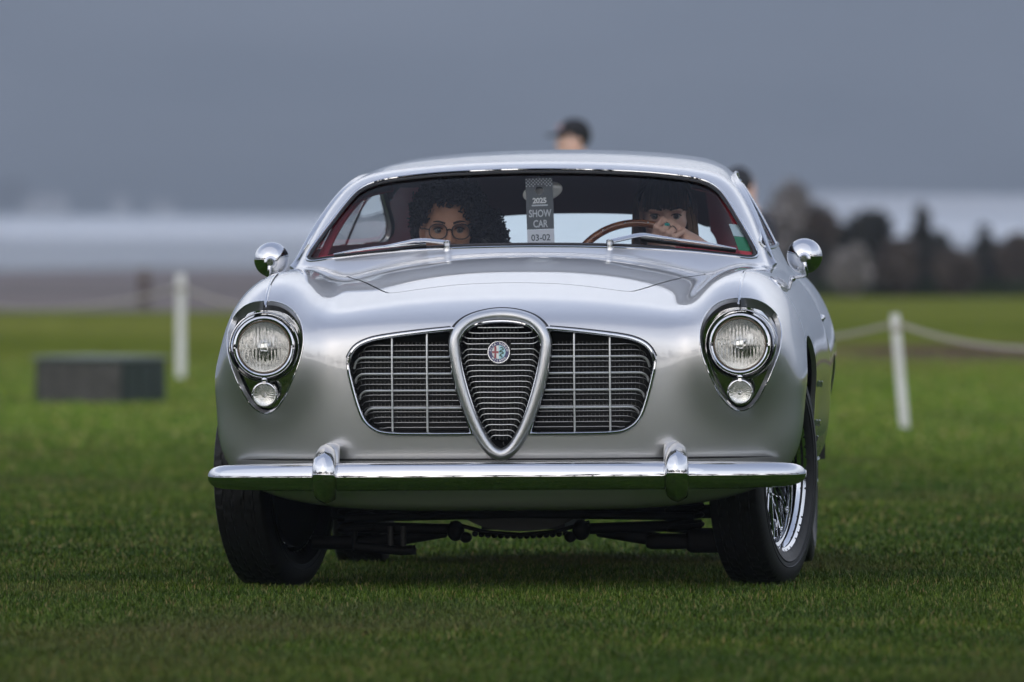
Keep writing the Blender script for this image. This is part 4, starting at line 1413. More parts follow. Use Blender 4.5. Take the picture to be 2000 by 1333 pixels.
# grass blades around the car: one mesh
def blades(n, y0, y1, hmin, hmax, wd, name, xm=None, dens=None):
    y = y0 + (y1 - y0) * RNG.random(n * 3)
    hw = (y + 30) * .0476 * 1.06 + .25
    keep = RNG.random(n * 3) < hw / hw.max() * (np.clip((86 - y) / 50, 0, 1) if y1 > 50 else np.clip((34 - y) / 20, 0, 1))
    y = y[keep][:n]; hw = hw[keep][:n]; n = len(y)
    x = (RNG.random(n) * 2 - 1) * hw
    cl = .5 + .5 * np.sin(x * 7.3 + 3 * np.sin(y * 5.1)) * np.sin(y * 8.7 + 2 * np.sin(x * 4.3))
    h = (hmin + (hmax - hmin) * RNG.random(n) ** 1.6) * (.75 + .45 * cl)
    # flattened under the tyres
    for (tx, ty) in ((-.63, .78), (.72, .85)):
        dd = ((x - tx) / .10) ** 2 + ((y - ty) / .16) ** 2
        h = np.where(dd < 1, h * .35, h)
    a = RNG.random(n) * 2 * math.pi; b = a + math.pi / 2 + RNG.normal(0, .5, n)
    ln = h * (.15 + .75 * RNG.random(n) ** 1.5)
    wv = wd * (.6 + .8 * RNG.random(n))
    z = gz(x, y) - .004
    ca, sa, cb, sb = np.cos(a), np.sin(a), np.cos(b), np.sin(b)
    def P(t, s, dl, dz): return np.stack([x + cb * dl + ca * s * wv / 2, y + sb * dl + sa * s * wv / 2, z + dz], 1)
    v = np.stack([P(0, -1, 0 * h, 0 * h), P(0, 1, 0 * h, 0 * h), P(0, .85, ln * .35, h * .55), P(0, -.85, ln * .35, h * .55), P(0, 0, ln, h * (.95 - .25 * (ln / h)))], 1)
    V = v.reshape(-1, 3)
    k = (np.arange(n) * 5)[:, None]
    me = bpy.data.meshes.new(name)
    nv = len(V)
    loops = np.concatenate([k + np.array([[0, 1, 2, 3]]), k + np.array([[3, 2, 4]])], 1).reshape(-1)
    starts = np.stack([np.arange(n) * 7, np.arange(n) * 7 + 4], 1).reshape(-1)
    me.vertices.add(nv); me.vertices.foreach_set('co', V.ravel())
    me.loops.add(len(loops)); me.loops.foreach_set('vertex_index', loops)
    me.polygons.add(2 * n); me.polygons.foreach_set('loop_start', starts)
    me.update(calc_edges=True)
    me.materials.append(M['blade'])
    o = link(name, me); o['kind'] = 'stuff'
    return o
def blade_mat():
    m = mat('grass_blade', (.04, .08, .02), .6, spec=.10)
    t = m.node_tree; b = t.nodes['Principled BSDF']
    g = t.nodes.new('ShaderNodeNewGeometry')
    r = t.nodes.new('ShaderNodeValToRGB')
    cr = r.color_ramp
    cr.elements[0].position = 0; cr.elements[0].color = (.022, .050, .003, 1)
    cr.elements[1].position = 1; cr.elements[1].color = (.17, .12, .06, 1)
    for p, c in ((.45, (.042, .082, .006)), (.74, (.085, .135, .014)), (.90, (.14, .19, .05)), (.96, (.26, .21, .10))):
        e = cr.elements.new(p); e.color = (*c, 1)
    t.links.new(g.outputs['Random Per Island'], r.inputs[0])
    tc = t.nodes.new('ShaderNodeTexCoord')
    n = t.nodes.new('ShaderNodeTexNoise'); n.inputs['Scale'].default_value = .9; n.inputs['Detail'].default_value = 4
    t.links.new(tc.outputs['Object'], n.inputs['Vector'])
    mr = t.nodes.new('ShaderNodeValToRGB'); mr.color_ramp.elements[0].position = .35; mr.color_ramp.elements[0].color = (.70, .78, .72, 1); mr.color_ramp.elements[1].position = .68; mr.color_ramp.elements[1].color = (1.26, 1.15, .95, 1)
    t.links.new(n.outputs[0], mr.inputs[0])
    mx = t.nodes.new('ShaderNodeMixRGB'); mx.blend_type = 'MULTIPLY'; mx.inputs[0].default_value = 1
    t.links.new(r.outputs[0], mx.inputs[1]); t.links.new(mr.outputs[0], mx.inputs[2])
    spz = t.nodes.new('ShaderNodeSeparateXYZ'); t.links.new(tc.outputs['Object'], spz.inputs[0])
    dr_ = t.nodes.new('ShaderNodeMapRange'); dr_.interpolation_type = 'SMOOTHSTEP'; dr_.inputs[1].default_value = 3; dr_.inputs[2].default_value = 50; dr_.inputs[3].default_value = 1.0; dr_.inputs[4].default_value = 2.5  # far blades paler: brightness at low viewing angle partly put into colour
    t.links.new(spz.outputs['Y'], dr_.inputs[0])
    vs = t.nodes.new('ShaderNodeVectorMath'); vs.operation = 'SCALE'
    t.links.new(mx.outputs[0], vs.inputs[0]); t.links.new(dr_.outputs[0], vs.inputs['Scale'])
    # dry, trodden patches
    n2 = t.nodes.new('ShaderNodeTexNoise'); n2.inputs['Scale'].default_value = .55; n2.inputs['Detail'].default_value = 5
    mp2 = t.nodes.new('ShaderNodeMapping'); mp2.inputs['Scale'].default_value = (1, .5, 1); mp2.inputs['Location'].default_value = (3.3, 1.2, 0)
    t.links.new(tc.outputs['Object'], mp2.inputs[0]); t.links.new(mp2.outputs[0], n2.inputs['Vector'])
    r2 = t.nodes.new('ShaderNodeMapRange'); r2.inputs[1].default_value = .52; r2.inputs[2].default_value = .72; r2.inputs[4].default_value = .55
    t.links.new(n2.outputs[0], r2.inputs[0])
    m3 = t.nodes.new('ShaderNodeMixRGB'); m3.inputs[2].default_value = (.115, .098, .040, 1)
    t.links.new(r2.outputs[0], m3.inputs[0]); t.links.new(vs.outputs[0], m3.inputs[1]); t.links.new(m3.outputs[0], b.inputs['Base Color'])
    b.inputs['Subsurface Weight'].default_value = 0
    return m
M['blade'] = blade_mat()
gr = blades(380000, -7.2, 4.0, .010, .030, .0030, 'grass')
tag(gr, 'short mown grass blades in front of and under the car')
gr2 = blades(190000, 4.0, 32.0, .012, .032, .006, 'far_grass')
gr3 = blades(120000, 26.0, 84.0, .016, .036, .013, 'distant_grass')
tag(gr3, 'short mown grass further down the lawn')
tag(gr2, 'short mown grass blades behind the car')

# beach, sea, far shore, hills
def sheet(name, x0, x1, y0, y1, nx, ny, zf, m, label):
    X, Y = np.meshgrid(np.linspace(x0, x1, nx), np.linspace(y0, y1, ny))
    Z = zf(X, Y)
    i = np.arange(ny - 1)[:, None] * nx; j = np.arange(nx - 1)[None]
    FQ = np.stack([i + j, i + j + 1, i + nx + j + 1, i + nx + j], -1).reshape(-1, 4)
    o = obj(name, np.stack([X, Y, Z], -1).reshape(-1, 3), FQ, m)
    return tag(o, label, kind='structure')
M['sand'] = mat('brown_beach', (.15, .12, .105), .95, spec=.1)
noise_mix(M['sand'], .02, (.10, .085, .075), (.24, .19, .17), 4, (.25, 1, 1), .35, .65)
sheet('beach', -1500, 1500, 100, 800, 60, 60, lambda x, y: -.72 - 3.1 * sstep(100, 800, y) + .15 * np.sin(x * .03 + y * .02), M['sand'], 'brown sandy bank between lawn and sea')
M['meadow'] = mat('rough_grass', (.05, .07, .02), .95, spec=.1)
noise_mix(M['meadow'], .05, (.035, .055, .015), (.07, .08, .03))
sheet('ground', -7000, 7000, -1400, 103, 40, 20, lambda x, y: -.75 + 0 * x, M['meadow'], 'rough ground around the lawn')
def sea_mat():
    m = mat('sea_water', (.06, .085, .11), .35)
    t = m.node_tree; b = t.nodes['Principled BSDF']
    tc = t.nodes.new('ShaderNodeTexCoord')
    sp = t.nodes.new('ShaderNodeSeparateXYZ'); t.links.new(tc.outputs['Object'], sp.inputs[0])
    mp = t.nodes.new('ShaderNodeMapping'); mp.inputs['Scale'].default_value = (.004, .010, 1)
    n = t.nodes.new('ShaderNodeTexNoise'); n.inputs['Scale'].default_value = 1; n.inputs['Detail'].default_value = 6
    t.links.new(tc.outputs['Object'], mp.inputs[0]); t.links.new(mp.outputs[0], n.inputs['Vector'])
    mr = t.nodes.new('ShaderNodeMapRange'); mr.interpolation_type = 'SMOOTHSTEP'; mr.inputs[1].default_value = 1150; mr.inputs[2].default_value = 1700
    t.links.new(sp.outputs['Y'], mr.inputs[0])
    ad = t.nodes.new('ShaderNodeMath'); ad.operation = 'MULTIPLY_ADD'; ad.inputs[1].default_value = .62
    t.links.new(mr.outputs[0], ad.inputs[0]); t.links.new(n.outputs[0], ad.inputs[2])
    r = t.nodes.new('ShaderNodeValToRGB'); r.color_ramp.elements[0].position = .56; r.color_ramp.elements[0].color = (.075, .10, .13, 1)
    r.color_ramp.elements[1].position = .95; r.color_ramp.elements[1].color = (.72, .74, .76, 1)
    t.links.new(ad.outputs[0], r.inputs[0]); t.links.new(r.outputs[0], b.inputs['Base Color'])
    return m
sheet('sea', -7000, 7000, 700, 8900, 30, 30, lambda x, y: -3.6 + 0 * x, sea_mat(), 'grey sea with a band of white surf')
M['hill'] = mat('wooded_hillside', (.03, .045, .04), .95, spec=.1)
noise_mix(M['hill'], .0032, (.006, .012, .012), (.12, .12, .115), 9, (1, .25, 3.5), .40, .68)
def hz_(x, y):
    r = y - 3600 - 250 * np.sin(x * .0011) - 120 * np.sin(x * .0037 + 1)
    h = sstep(0, 3800, r) * (620 + 90 * np.sin(x * .0009 + 1) + 40 * np.sin(x * .004))
    h = h + sstep(0, 500, r) * (10 * np.sin(x * .011 + y * .004) + 7 * np.sin(x * .023 - y * .013))
    return -5.5 + np.maximum(h, 0)
sheet('hills', -6900, 6900, 3200, 9300, 240, 100, hz_, M['hill'], 'dark hills across the bay, almost lost in the haze')

# haze
hz = obj('haze', *box((-7400, -1500, -14), (7400, 9600, 790)), None, smooth=False)
tag(hz, 'sea haze over the bay', kind='stuff')
hm = bpy.data.materials.new('haze'); hm.use_nodes = True
t = hm.node_tree; [t.nodes.remove(n) for n in list(t.nodes)]
o_ = t.nodes.new('ShaderNodeOutputMaterial'); v_ = t.nodes.new('ShaderNodeVolumePrincipled')
v_.inputs['Color'].default_value = (.755, .865, 1.0, 1)
v_.inputs['Density'].default_value = HAZE = .00031
v_.inputs['Anisotropy'].default_value = 0.1
t.links.new(v_.outputs[0], o_.inputs['Volume'])
hz.data.materials.clear(); hz.data.materials.append(hm)

# ------------------------------------------------------------------ foliage: crowns of many small leaf clumps
def leaf_mat(name, c1, c2):
    m = mat(name, c1, .8, spec=.2)
    t = m.node_tree; g = t.nodes.new('ShaderNodeNewGeometry'); r = t.nodes.new('ShaderNodeValToRGB')
    r.color_ramp.elements[0].color = (*c1, 1); r.color_ramp.elements[1].color = (*c2, 1)
    t.links.new(g.outputs['Random Per Island'], r.inputs[0]); t.links.new(r.outputs[0], t.nodes['Principled BSDF'].inputs['Base Color'])
    return m
M['leaf_dark'] = leaf_mat('dark_leaves', (.018, .019, .016), (.050, .048, .040))
M['leaf_grey'] = leaf_mat('grey_twigs', (.15, .14, .135), (.34, .31, .29))
M['leaf_brown'] = leaf_mat('brown_twigs', (.05, .038, .032), (.12, .095, .08))
M['leaf_olive'] = leaf_mat('low_green_leaves', (.014, .024, .008), (.04, .055, .02))
M['bark'] = mat('bark', (.05, .04, .032), .9)
def crown(blobs, n, size, rng):
    V = []
    tot = sum(b[3] * b[4] * b[5] for b in blobs)
    for (cx, cy, cz, rx, ry, rz) in blobs:
        k = max(20, int(n * rx * ry * rz / tot))
        d = unit(rng.normal(size=(k, 3))); rr = (.45 + .6 * rng.random(k) ** .5)[:, None]
        c = np.array([cx, cy, cz]) + d * rr * np.array([rx, ry, rz])
        a = unit(rng.normal(size=(k, 3))); b = unit(np.cross(a, rng.normal(size=(k, 3))))
        s = size * (.5 + rng.random(k))[:, None]
        V.append(np.stack([c + a * s, c + b * s * .6, c - a * s, c - b * s * .6], 1))
    V = np.concatenate(V).reshape(-1, 3)
    return V, np.arange(len(V)).reshape(-1, 4)
def bush(name, px, top, hw, d, base_py, m, label, group, kind='round', n=1500, extra=''):
    rng = np.random.default_rng(int(px * 7 + top))
    s = d / FPX
    x, y = pix(px, d), d - 30
    zb = float(CAM_Z - (base_py - HORI) * s); H = (base_py - top) * s; W_ = hw * s
    e = empty(name, (x, y, zb)); tag(e, label, name.replace('_', ' ') if False else 'shrub', group)
    if kind == 'cone':
        bl = [(0, 0, H * (.2 + .7 * k / 5), W_ * (1 - .8 * k / 5.5), W_ * (1 - .8 * k / 5.5), H * .16) for k in range(6)]
    else:
        bl = [(rng.uniform(-.5, .5) * W_, rng.uniform(-.4, .4) * W_, H * rng.uniform(.35, .72), W_ * rng.uniform(.4, .6), W_ * .5, H * rng.uniform(.22, .30)) for _ in range(6)]
        bl.append((0, 0, H * .45, W_ * .8, W_ * .6, H * .42))
    V, F = crown(bl, n, .085 * max(1, H / 2.2), rng)
    obj('crown', V, F, m, e, smooth=False)
    MB().add(*tube([(0, 0, -.1), (.03 * H, 0, H * .35), (-.02 * H, 0, H * .75)], .04 * H, 8, scale=[1, .8, .4])).build('trunk', M['bark'], e)
G_ = 'shrubs at the right-hand edge of the lawn'
bush('shrub', 1535, 335, 62, 192, 575, M['leaf_grey'], 'tall pale grey shrub just right of the car roof', G_)
bush('shrub', 1608, 380, 42, 188, 575, M['leaf_brown'], 'brown shrub between the pale grey shrub and the dark ones, above the right car mirror', G_)
bush('shrub', 1690, 405, 52, 187, 575, M['leaf_dark'], 'dark rounded shrub, the second dark one right of the right car mirror', G_)
bush('conifer_shrub', 1802, 404, 46, 186, 575, M['leaf_dark'], 'tallest dark pointed conifer shrub, standing against the surf at the right', G_, 'cone')
bush('shrub', 1750, 462, 50, 184, 575, M['leaf_brown'], 'low brown shrub left of the pointed conifer shrub', G_)
bush('shrub', 1868, 478, 52, 184, 575, M['leaf_brown'], 'low brown shrub right of the pointed conifer shrub', G_)
bush('conifer_shrub', 1922, 446, 42, 187, 575, M['leaf_dark'], 'smaller dark pointed conifer shrub near the right edge of the photo', G_, 'cone')
bush('shrub', 1995, 455, 50, 186, 575, M['leaf_brown'], 'brown shrub cut by the right edge of the photo', G_)
bush('shrub', 1655, 478, 46, 183, 575, M['leaf_grey'], 'low pale grey shrub behind the right car mirror', G_)
bush('shrub', 1835, 452, 46, 189, 575, M['leaf_dark'], 'dark shrub filling the gap right of the tallest pointed conifer shrub', G_)
bush('shrub', 1728, 440, 40, 190, 575, M['leaf_dark'], 'dark shrub just left of the tallest pointed conifer shrub', G_)
bush('shrub', 1958, 468, 46, 190, 575, M['leaf_dark'], 'dark shrub behind the brown shrub at the right edge of the photo', G_)
bush('shrub', 1645, 420, 44, 191, 575, M['leaf_brown'], 'brown shrub rising behind the low pale grey shrub', G_)
bush('shrub', 1575, 450, 50, 186, 575, M['leaf_dark'], 'dark low shrub between the car side and the right car mirror', G_)
rng = np.random.default_rng(4)
V, F = crown([(x, 155 + rng.uniform(-1, 1), -.42, .9, .5, .16) for x in np.arange(4.2, 12, .55)], 5000, .06, rng)
tag(obj('low_hedge', V, F, M['leaf_olive'], None, False), 'low dark green growth along the foot of the shrubs', kind='stuff')
# wood behind the photographer: mirrored in the chrome, and it shades the near lawn
rng = np.random.default_rng(9)
bl = []
tr_mb = MB()
for k in range(42):
    x = -150 + 300 * k / 41 + rng.uniform(-2, 2); y = -72 + rng.uniform(-5, 5); H = rng.uniform(10, 16.5) * (1 + .12 * math.sin(x * .06))
    for q in range(5):
        bl.append((x + rng.uniform(-2, 2), y + rng.uniform(-1.5, 1.5), H * rng.uniform(.35, .8), rng.uniform(2.2, 3.4), 2.2, H * rng.uniform(.12, .2)))
    tr_mb.add(*tube([(x, y, -.5), (x + .2, y, H * .4), (x, y, H * .8)], .3, 7, scale=[1, .8, .3]))
for k in range(34):
    sd = 1 if k % 2 else -1
    x = sd * (78 + rng.uniform(-3, 3)); y = -66 + 7.2 * (k // 2) + rng.uniform(-2, 2); H = rng.uniform(8, 15)
    for q in range(5):
        bl.append((x + rng.uniform(-2, 2), y + rng.uniform(-1.5, 1.5), H * rng.uniform(.3, .8), 2.6, rng.uniform(2.2, 3.4), H * rng.uniform(.12, .2)))
    tr_mb.add(*tube([(x, y, -.5), (x + .2, y, H * .4), (x, y, H * .8)], .3, 7, scale=[1, .8, .3]))
V, F = crown(bl, 70000, .42, rng)
tr_mb.add(V, F, 1)
tw = tr_mb.build('tree_belt', [M['bark'], M['leaf_dark']], None, smooth=False)
tag(tw, 'belt of trees behind and beside the photographer, seen only mirrored in the chrome', kind='stuff')

# ------------------------------------------------------------------ stakes and ropes
M['stake'] = mat('white_stake_paint', (.80, .80, .78), .55)
noise_mix(M['stake'], 20, (.70, .70, .67), (.84, .84, .82))
M['old_wood'] = mat('weathered_wood', (.085, .06, .05), .85)
M['rope'] = mat('rope', (.42, .38, .32), .9)
add_bump(M['rope'], 60, .8, .01)
def stake(px, d, hpx, wpx, label, lean=0.0, m=None, name='rope_stake'):
    s = d / FPX; x, y = pix(px, d), d - 30; z = float(gz(x, y)) if d < 140 else float(CAM_Z - (600 - HORI) * s)
    H, w_ = hpx * s, wpx * s / 2
    e = empty(name, (x, y, z - .02), (0, lean, 0)); tag(e, label, 'stake')
    mb = MB(); V, F = rbox((0, 0, H / 2), (w_, w_, H / 2), w_ * .35); mb.add(V, F).build('post', m or M['stake'], e)
    V, F = rbox((0, 0, H * .86), (w_ * 1.12, w_ * 1.12, .014), .008); MB().add(V, F).build('rope_band', M['rope'], e)
    return np.array([x + math.sin(lean) * H, y, z + H])
p1 = stake(353, 95, 207, 18, 'white rope stake upright on the lawn left of the car')
p2 = stake(1768, 68.5, 232, 18, 'white rope stake leaning on the lawn right of the car', R(-5.0))
p3 = stake(282, 175, 78, 22, 'dark weathered wooden post on the brown bank left of the white stake', 0, M['old_wood'], 'wooden_post')
def rope(a, b, sag, label, r=.016, name='rope'):
    t = np.linspace(0, 1, 40)[:, None]
    P = np.array(a) * (1 - t) + np.array(b) * t; P[:, 2] -= sag * 4 * (t * (1 - t))[:, 0]
    # two twisted strands
    mb = MB()
    L = np.linalg.norm(P[-1] - P[0]); n = 240
    Q = resample(P, n); ph = np.linspace(0, L / .16 * 2 * math.pi, n)
    for q in (0, math.pi):
        S = Q + np.stack([0 * ph, np.cos(ph + q), np.sin(ph + q)], 1) * r * .5
        mb.add(*tube(S, r * .62, 6))
    tag(mb.build(name, M['rope'], None), label, 'rope')
def wp(px, py, d): return np.array([pix(px, d), d - 30, CAM_Z - (py - HORI) * d / FPX])
top2 = wp(1752, 632, 68.5); rope(top2, wp(1420, 668, 72), .05, 'pale rope running from the leaning white stake left behind the car')
rope(top2, wp(2240, 650, 66), .13, 'pale rope sagging from the leaning white stake to the right edge')
top1 = wp(353, 560, 95)
rope(top1, wp(-160, 575, 90), .16, 'pale rope sagging from the upright white stake to the left edge')
rope(top1, wp(760, 560, 86), .20, 'pale rope running from the upright white stake right behind the car')

# ------------------------------------------------------------------ green box on the lawn, left
d = 82; s = d / FPX
M['box_green'] = mat('dark_green_paint', (.010, .022, .016), .5)
M['box_panel'] = mat('grey_board', (.065, .062, .054), .8); noise_mix(M['box_panel'], 9, (.05, .048, .042), (.075, .071, .063))
bxo = empty('storage_box', (pix(196, d), d - 30, float(gz(pix(196, d), d - 30)) - .02), (0, 0, R(-34)))
tag(bxo, 'low dark green box with a pale grey front board on the lawn at the left', 'box')
Wd, Dp, Hh_ = .83, .58, .345
MB().add(*rbox((0, 0, Hh_ / 2), (Wd / 2, Dp / 2, Hh_ / 2), .02)).build('case', M['box_green'], bxo)
MB().add(*rbox((0, 0, Hh_ + .012), (Wd / 2 + .02, Dp / 2 + .02, .016), .01)).build('lid', mat('lid_green', (.14, .17, .15), .45), bxo)
MB().add(*box((-Wd / 2 + .05, -Dp / 2 - .012, .02), (Wd / 2 - .01, -Dp / 2 + .01, Hh_ - .03))).build('front_board', M['box_panel'], bxo, smooth=False)
for k in range(3):
    MB().add(*box((Wd / 2 - .004, -Dp / 2 + .04 + k * .18, .03), (Wd / 2 + .008, -Dp / 2 + .19 + k * .18, Hh_ - .03))).build('side_board', M['box_green'], bxo, smooth=False)

# ------------------------------------------------------------------ houses on the far shore
M['wall_white'] = mat('white_render', (.40, .39, .38), .8)
M['roof_grey'] = mat('roof_slate', (.12, .11, .11), .8)
M['pane'] = mat('window_pane', (.02, .025, .03), .1)
def house(px, d, base_py, wpx, hpx, label):
    s = d / FPX; W_, H_ = wpx * s, hpx * s
    e = empty('house', (pix(px, d), d - 30, CAM_Z - (base_py - HORI) * s)); tag(e, label, 'house', 'houses on the far shore')
    MB().add(*box((-W_ / 2, 0, -8), (W_ / 2, W_ * .6, H_ * .7))).build('wall', M['wall_white'], e, smooth=False)
    a, b = W_ / 2 + .5, W_ * .6
    V = [(-a, -.5, H_ * .7), (a, -.5, H_ * .7), (a, b + .5, H_ * .7), (-a, b + .5, H_ * .7), (-a * .8, b / 2, H_), (a * .8, b / 2, H_)]
    MB().add(V, [(0, 1, 5, 4), (1, 2, 5), (2, 3, 4, 5), (3, 0, 4)]).build('roof', M['roof_grey'], e, smooth=False)
    for k in range(3):
        x = (-.3 + .3 * k) * W_
        MB().add(*box((x - .7, -.06, H_ * .25), (x + .7, -.02, H_ * .5))).build('window', M['pane'], e, smooth=False)
house(85, 3500, 414, 92, 40, 'largest pale house on the far shore, near the left edge above the surf')
house(235, 3700, 412, 36, 34, 'small pale house on the far shore above the green box')
house(318, 3650, 414, 46, 24, 'low pale house on the far shore above the upright white stake')
M['dune'] = mat('pale_sand', (.80, .78, .75), .9)
noise_mix(M['dune'], .01, (.62, .60, .58), (.86, .85, .83), 4, (.3, 1, 1))
sheet('far_beach', 60, 6500, 3380, 3700, 700, 12, lambda x, y: -5 + (8.4 + .5 * np.sin(x * .02)) * sstep(3380, 3560, y) * sstep(70, 105, x), M['dune'], 'pale sandy shore across the bay on the right')
bush('tree', 18, 345, 50, 3450, 418, M['leaf_dark'], 'dark tree on the far shore at the left edge beside the largest pale house', None, n=1800)
bpy.data.objects['tree']['category'] = 'tree'
# ------------------------------------------------------------------ people
def skin_mat(name, c, c2):
    m = mat(name, c, .48, spec=.4)
    noise_mix(m, 22, c, c2, 4)
    m.node_tree.nodes['Principled BSDF'].inputs['Subsurface Weight'].default_value = .0
    return m
M['skin_brown'] = skin_mat('brown_skin', (.52, .26, .16), (.60, .32, .21))
M['skin_fair'] = skin_mat('fair_skin', (.84, .52, .41), (.90, .60, .49))
M['hair_black'] = mat('black_hair', (.006, .005, .006), .5)
M['hair_brown'] = leaf_mat('brown_hair', (.034, .017, .010), (.14, .075, .040))
M['hair_blond'] = leaf_mat('blond_hair_ends', (.20, .12, .06), (.42, .28, .15))
M['eye_white'] = mat('eye_white', (.33, .30, .28), .2)
M['iris'] = mat('iris', (.02, .012, .008), .08)
M['lip'] = mat('lip', (.22, .06, .05), .4)
M['brow'] = mat('brow', (.01, .007, .006), .8)

def ell(c, r):
    def f(x, y, z):
        q = np.sqrt(((x - c[0]) / r[0]) ** 2 + ((y - c[1]) / r[1]) ** 2 + ((z - c[2]) / r[2]) ** 2 + 1e-12)
        return (q - 1) * min(r)
    return f
def cap(a, b, ra, rb=None):
    a, b = np.array(a, float), np.array(b, float); rb = ra if rb is None else rb
    ab = b - a; L2 = (ab * ab).sum() + 1e-12
    def f(x, y, z):
        t = np.clip(((x - a[0]) * ab[0] + (y - a[1]) * ab[1] + (z - a[2]) * ab[2]) / L2, 0, 1)
        return np.sqrt((x - a[0] - t * ab[0]) ** 2 + (y - a[1] - t * ab[1]) ** 2 + (z - a[2] - t * ab[2]) ** 2) - (ra + (rb - ra) * t)
    return f
def blend(parts):
    """parts: (function, k, sign) smoothly added (+1) or carved (-1)"""
    def f(x, y, z):
        d = None
        for g, k, s in parts:
            v = g(x, y, z)
            if d is None: d = v
            elif s > 0: d = smin(d, v, k)
            else: d = smax(d, -v, k)
        return d
    return f
def head_parts(nose=1.0, jaw=1.0):
    """face looks along -y, origin between the ears"""
    P = [(ell((0, .018, .040), (.073, .090, .080)), .008, 1), (ell((0, -.020, -.030), (.060 * jaw, .066, .082)), .008, 1),
         (ell((0, -.030, .035), (.058, .055, .05)), .01, 1),
         (ell((0, -.066, -.097), (.022, .018, .016)), .008, 1), (ell((.040, -.056, -.022), (.021, .018, .018)), .008, 1), (ell((-.040, -.056, -.022), (.021, .018, .018)), .008, 1),
         (ell((.031, -.092, .002), (.017, .013, .011)), .004, -1), (ell((-.031, -.092, .002), (.017, .013, .011)), .004, -1),
         (ell((.029, -.082, .019), (.022, .012, .0065)), .004, 1), (ell((-.029, -.082, .019), (.022, .012, .0065)), .004, 1),
         (cap((0, -.084, .010), (0, -.106, -.030), .0065 * nose, .0095 * nose), .004, 1),
         (ell((.0115 * nose, -.096, -.034), (.0085, .010, .0065)), .0025, 1), (ell((-.0115 * nose, -.096, -.034), (.0085, .010, .0065)), .0025, 1),
         (ell((0, -.083, -.060), (.026, .014, .010)), .004, 1),
         (ell((0, -.100, -.0625), (.022, .006, .0014)), .0015, -1),
         (ell((.074, .012, -.004), (.009, .020, .031)), .003, 1), (ell((-.074, .012, -.004), (.009, .020, .031)), .003, 1)]
    return P
def xf(f, loc, Rm):
    Ri = np.array(Rm).T; loc = np.array(loc)
    def g(x, y, z):
        a, b, c = x - loc[0], y - loc[1], z - loc[2]
        return f(Ri[0, 0] * a + Ri[0, 1] * b + Ri[0, 2] * c, Ri[1, 0] * a + Ri[1, 1] * b + Ri[1, 2] * c, Ri[2, 0] * a + Ri[2, 1] * b + Ri[2, 2] * c)
    return g
def rotm(pitch, yaw, roll=0):
    return np.array((Matrix.Rotation(yaw, 3, 'Z') @ Matrix.Rotation(pitch, 3, 'X') @ Matrix.Rotation(roll, 3, 'Y')))
CARM = Matrix.Translation(car.location) @ car.rotation_euler.to_matrix().to_4x4()
def person(label, frame, skin):
    e = empty('person', (0, 0, 0)); e.matrix_world = frame
    return tag(e, label, 'person')
def face_bits(e, H, Rm, white=True):
    """eyes, brows, lips in the head's own frame"""
    hd = Matrix.Translation(H) @ Matrix(Rm.tolist()).to_4x4()
    def put(o): o.matrix_local = hd; return o
    for s_ in (-1, 1):
        put(MB().add(*ball((s_ * .031, -.0710, .000), .0118, 20, 14)).build('eyeball', M['eye_white'], e))
        V, F = lathe([(0, -.0130), (.0036, -.0126), (.0062, -.0114)], 20, (s_ * .031 + .001, -.0715, .001))
        put(MB().add(V, F).build('iris', M['iris'], e))
        lid = [(s_ * .031 + .0155 * math.cos(a), -.0855 + .004 * abs(math.cos(a)), .0015 + .0068 * math.sin(a)) for a in np.linspace(.1, math.pi - .1, 12)]
        put(MB().add(*tube(lid, .0020, 6)).build('eyelid', M['brow'], e))
        br = [(s_ * (.012 + .036 * t), -.0955 + .015 * t * t, .0215 + .006 * math.sin(t * 2.4)) for t in np.linspace(0, 1, 10)]
        put(MB().add(*sweep(br, (0, -1, 0), ring(8, .0032, .0018), scale=[1] * 6 + [.9, .8, .6, .3])).build('eyebrow', M['brow'], e))
    for zc, rr in ((-.0575, .0042), (-.0680, .0058)):
        lp = [(x, -.0955 + 14 * x * x, zc + (.0012 * math.cos(x * 200) if zc > -.06 else -.0 + 4 * x * x)) for x in np.linspace(-.024, .024, 13)]
        put(MB().add(*sweep(lp, (0, -1, 0), ring(8, rr, .0035), scale=np.sin(np.linspace(.25, math.pi - .25, 13)) ** .6)).build('lip', M['lip'], e))
    return hd

# the passenger (picture left): glasses and a big round head of curls
Hp = (-.292, 1.955, 1.012); Rp = rotm(R(2), R(8), R(0))
pa = person('passenger with big black curly hair and round glasses in the left seat', CARM, None)
hf = xf(blend(head_parts(1.15, 1.05)), Hp, Rp)
body = blend([(hf, .01, 1), (cap((-.292, 1.98, .93), (-.292, 2.02, .80), .052, .058), .012, 1), (cap((-.45, 2.06, .755), (-.13, 2.06, .755), .062), .03, 1),
              (ell((-.292, 2.08, .62), (.165, .105, .20)), .03, 1), (cap((-.47, 2.05, .74), (-.50, 1.95, .50), .05, .04), .02, 1), (cap((-.11, 2.05, .74), (-.09, 1.95, .50), .05, .04), .02, 1),
              (cap((-.50, 1.95, .50), (-.42, 1.72, .48), .036, .026), .015, 1), (cap((-.09, 1.95, .50), (-.18, 1.72, .48), .036, .026), .015, 1)])
V, F, N = nets(body, (-.60, 1.62, .42), (.0, 2.24, 1.16), .0065)
obj('body', V, F, M['skin_brown'], pa, True, N)
face_bits(pa, Hp, Rp)
shirt = blend([(cap((-.46, 2.06, .750), (-.12, 2.06, .750), .072), .03, 1), (ell((-.292, 2.08, .62), (.178, .118, .21)), .03, 1), (cap((-.47, 2.05, .74), (-.50, 1.96, .54), .06, .052), .02, 1), (cap((-.11, 2.05, .74), (-.09, 1.96, .54), .06, .052), .02, 1)])
V, F, N = nets(shirt, (-.62, 1.85, .38), (.03, 2.26, .88), .012)
M['shirt_black'] = mat('dark_shirt', (.02, .02, .026), .8)
obj('shirt', V, F, M['shirt_black'], pa, True, N)
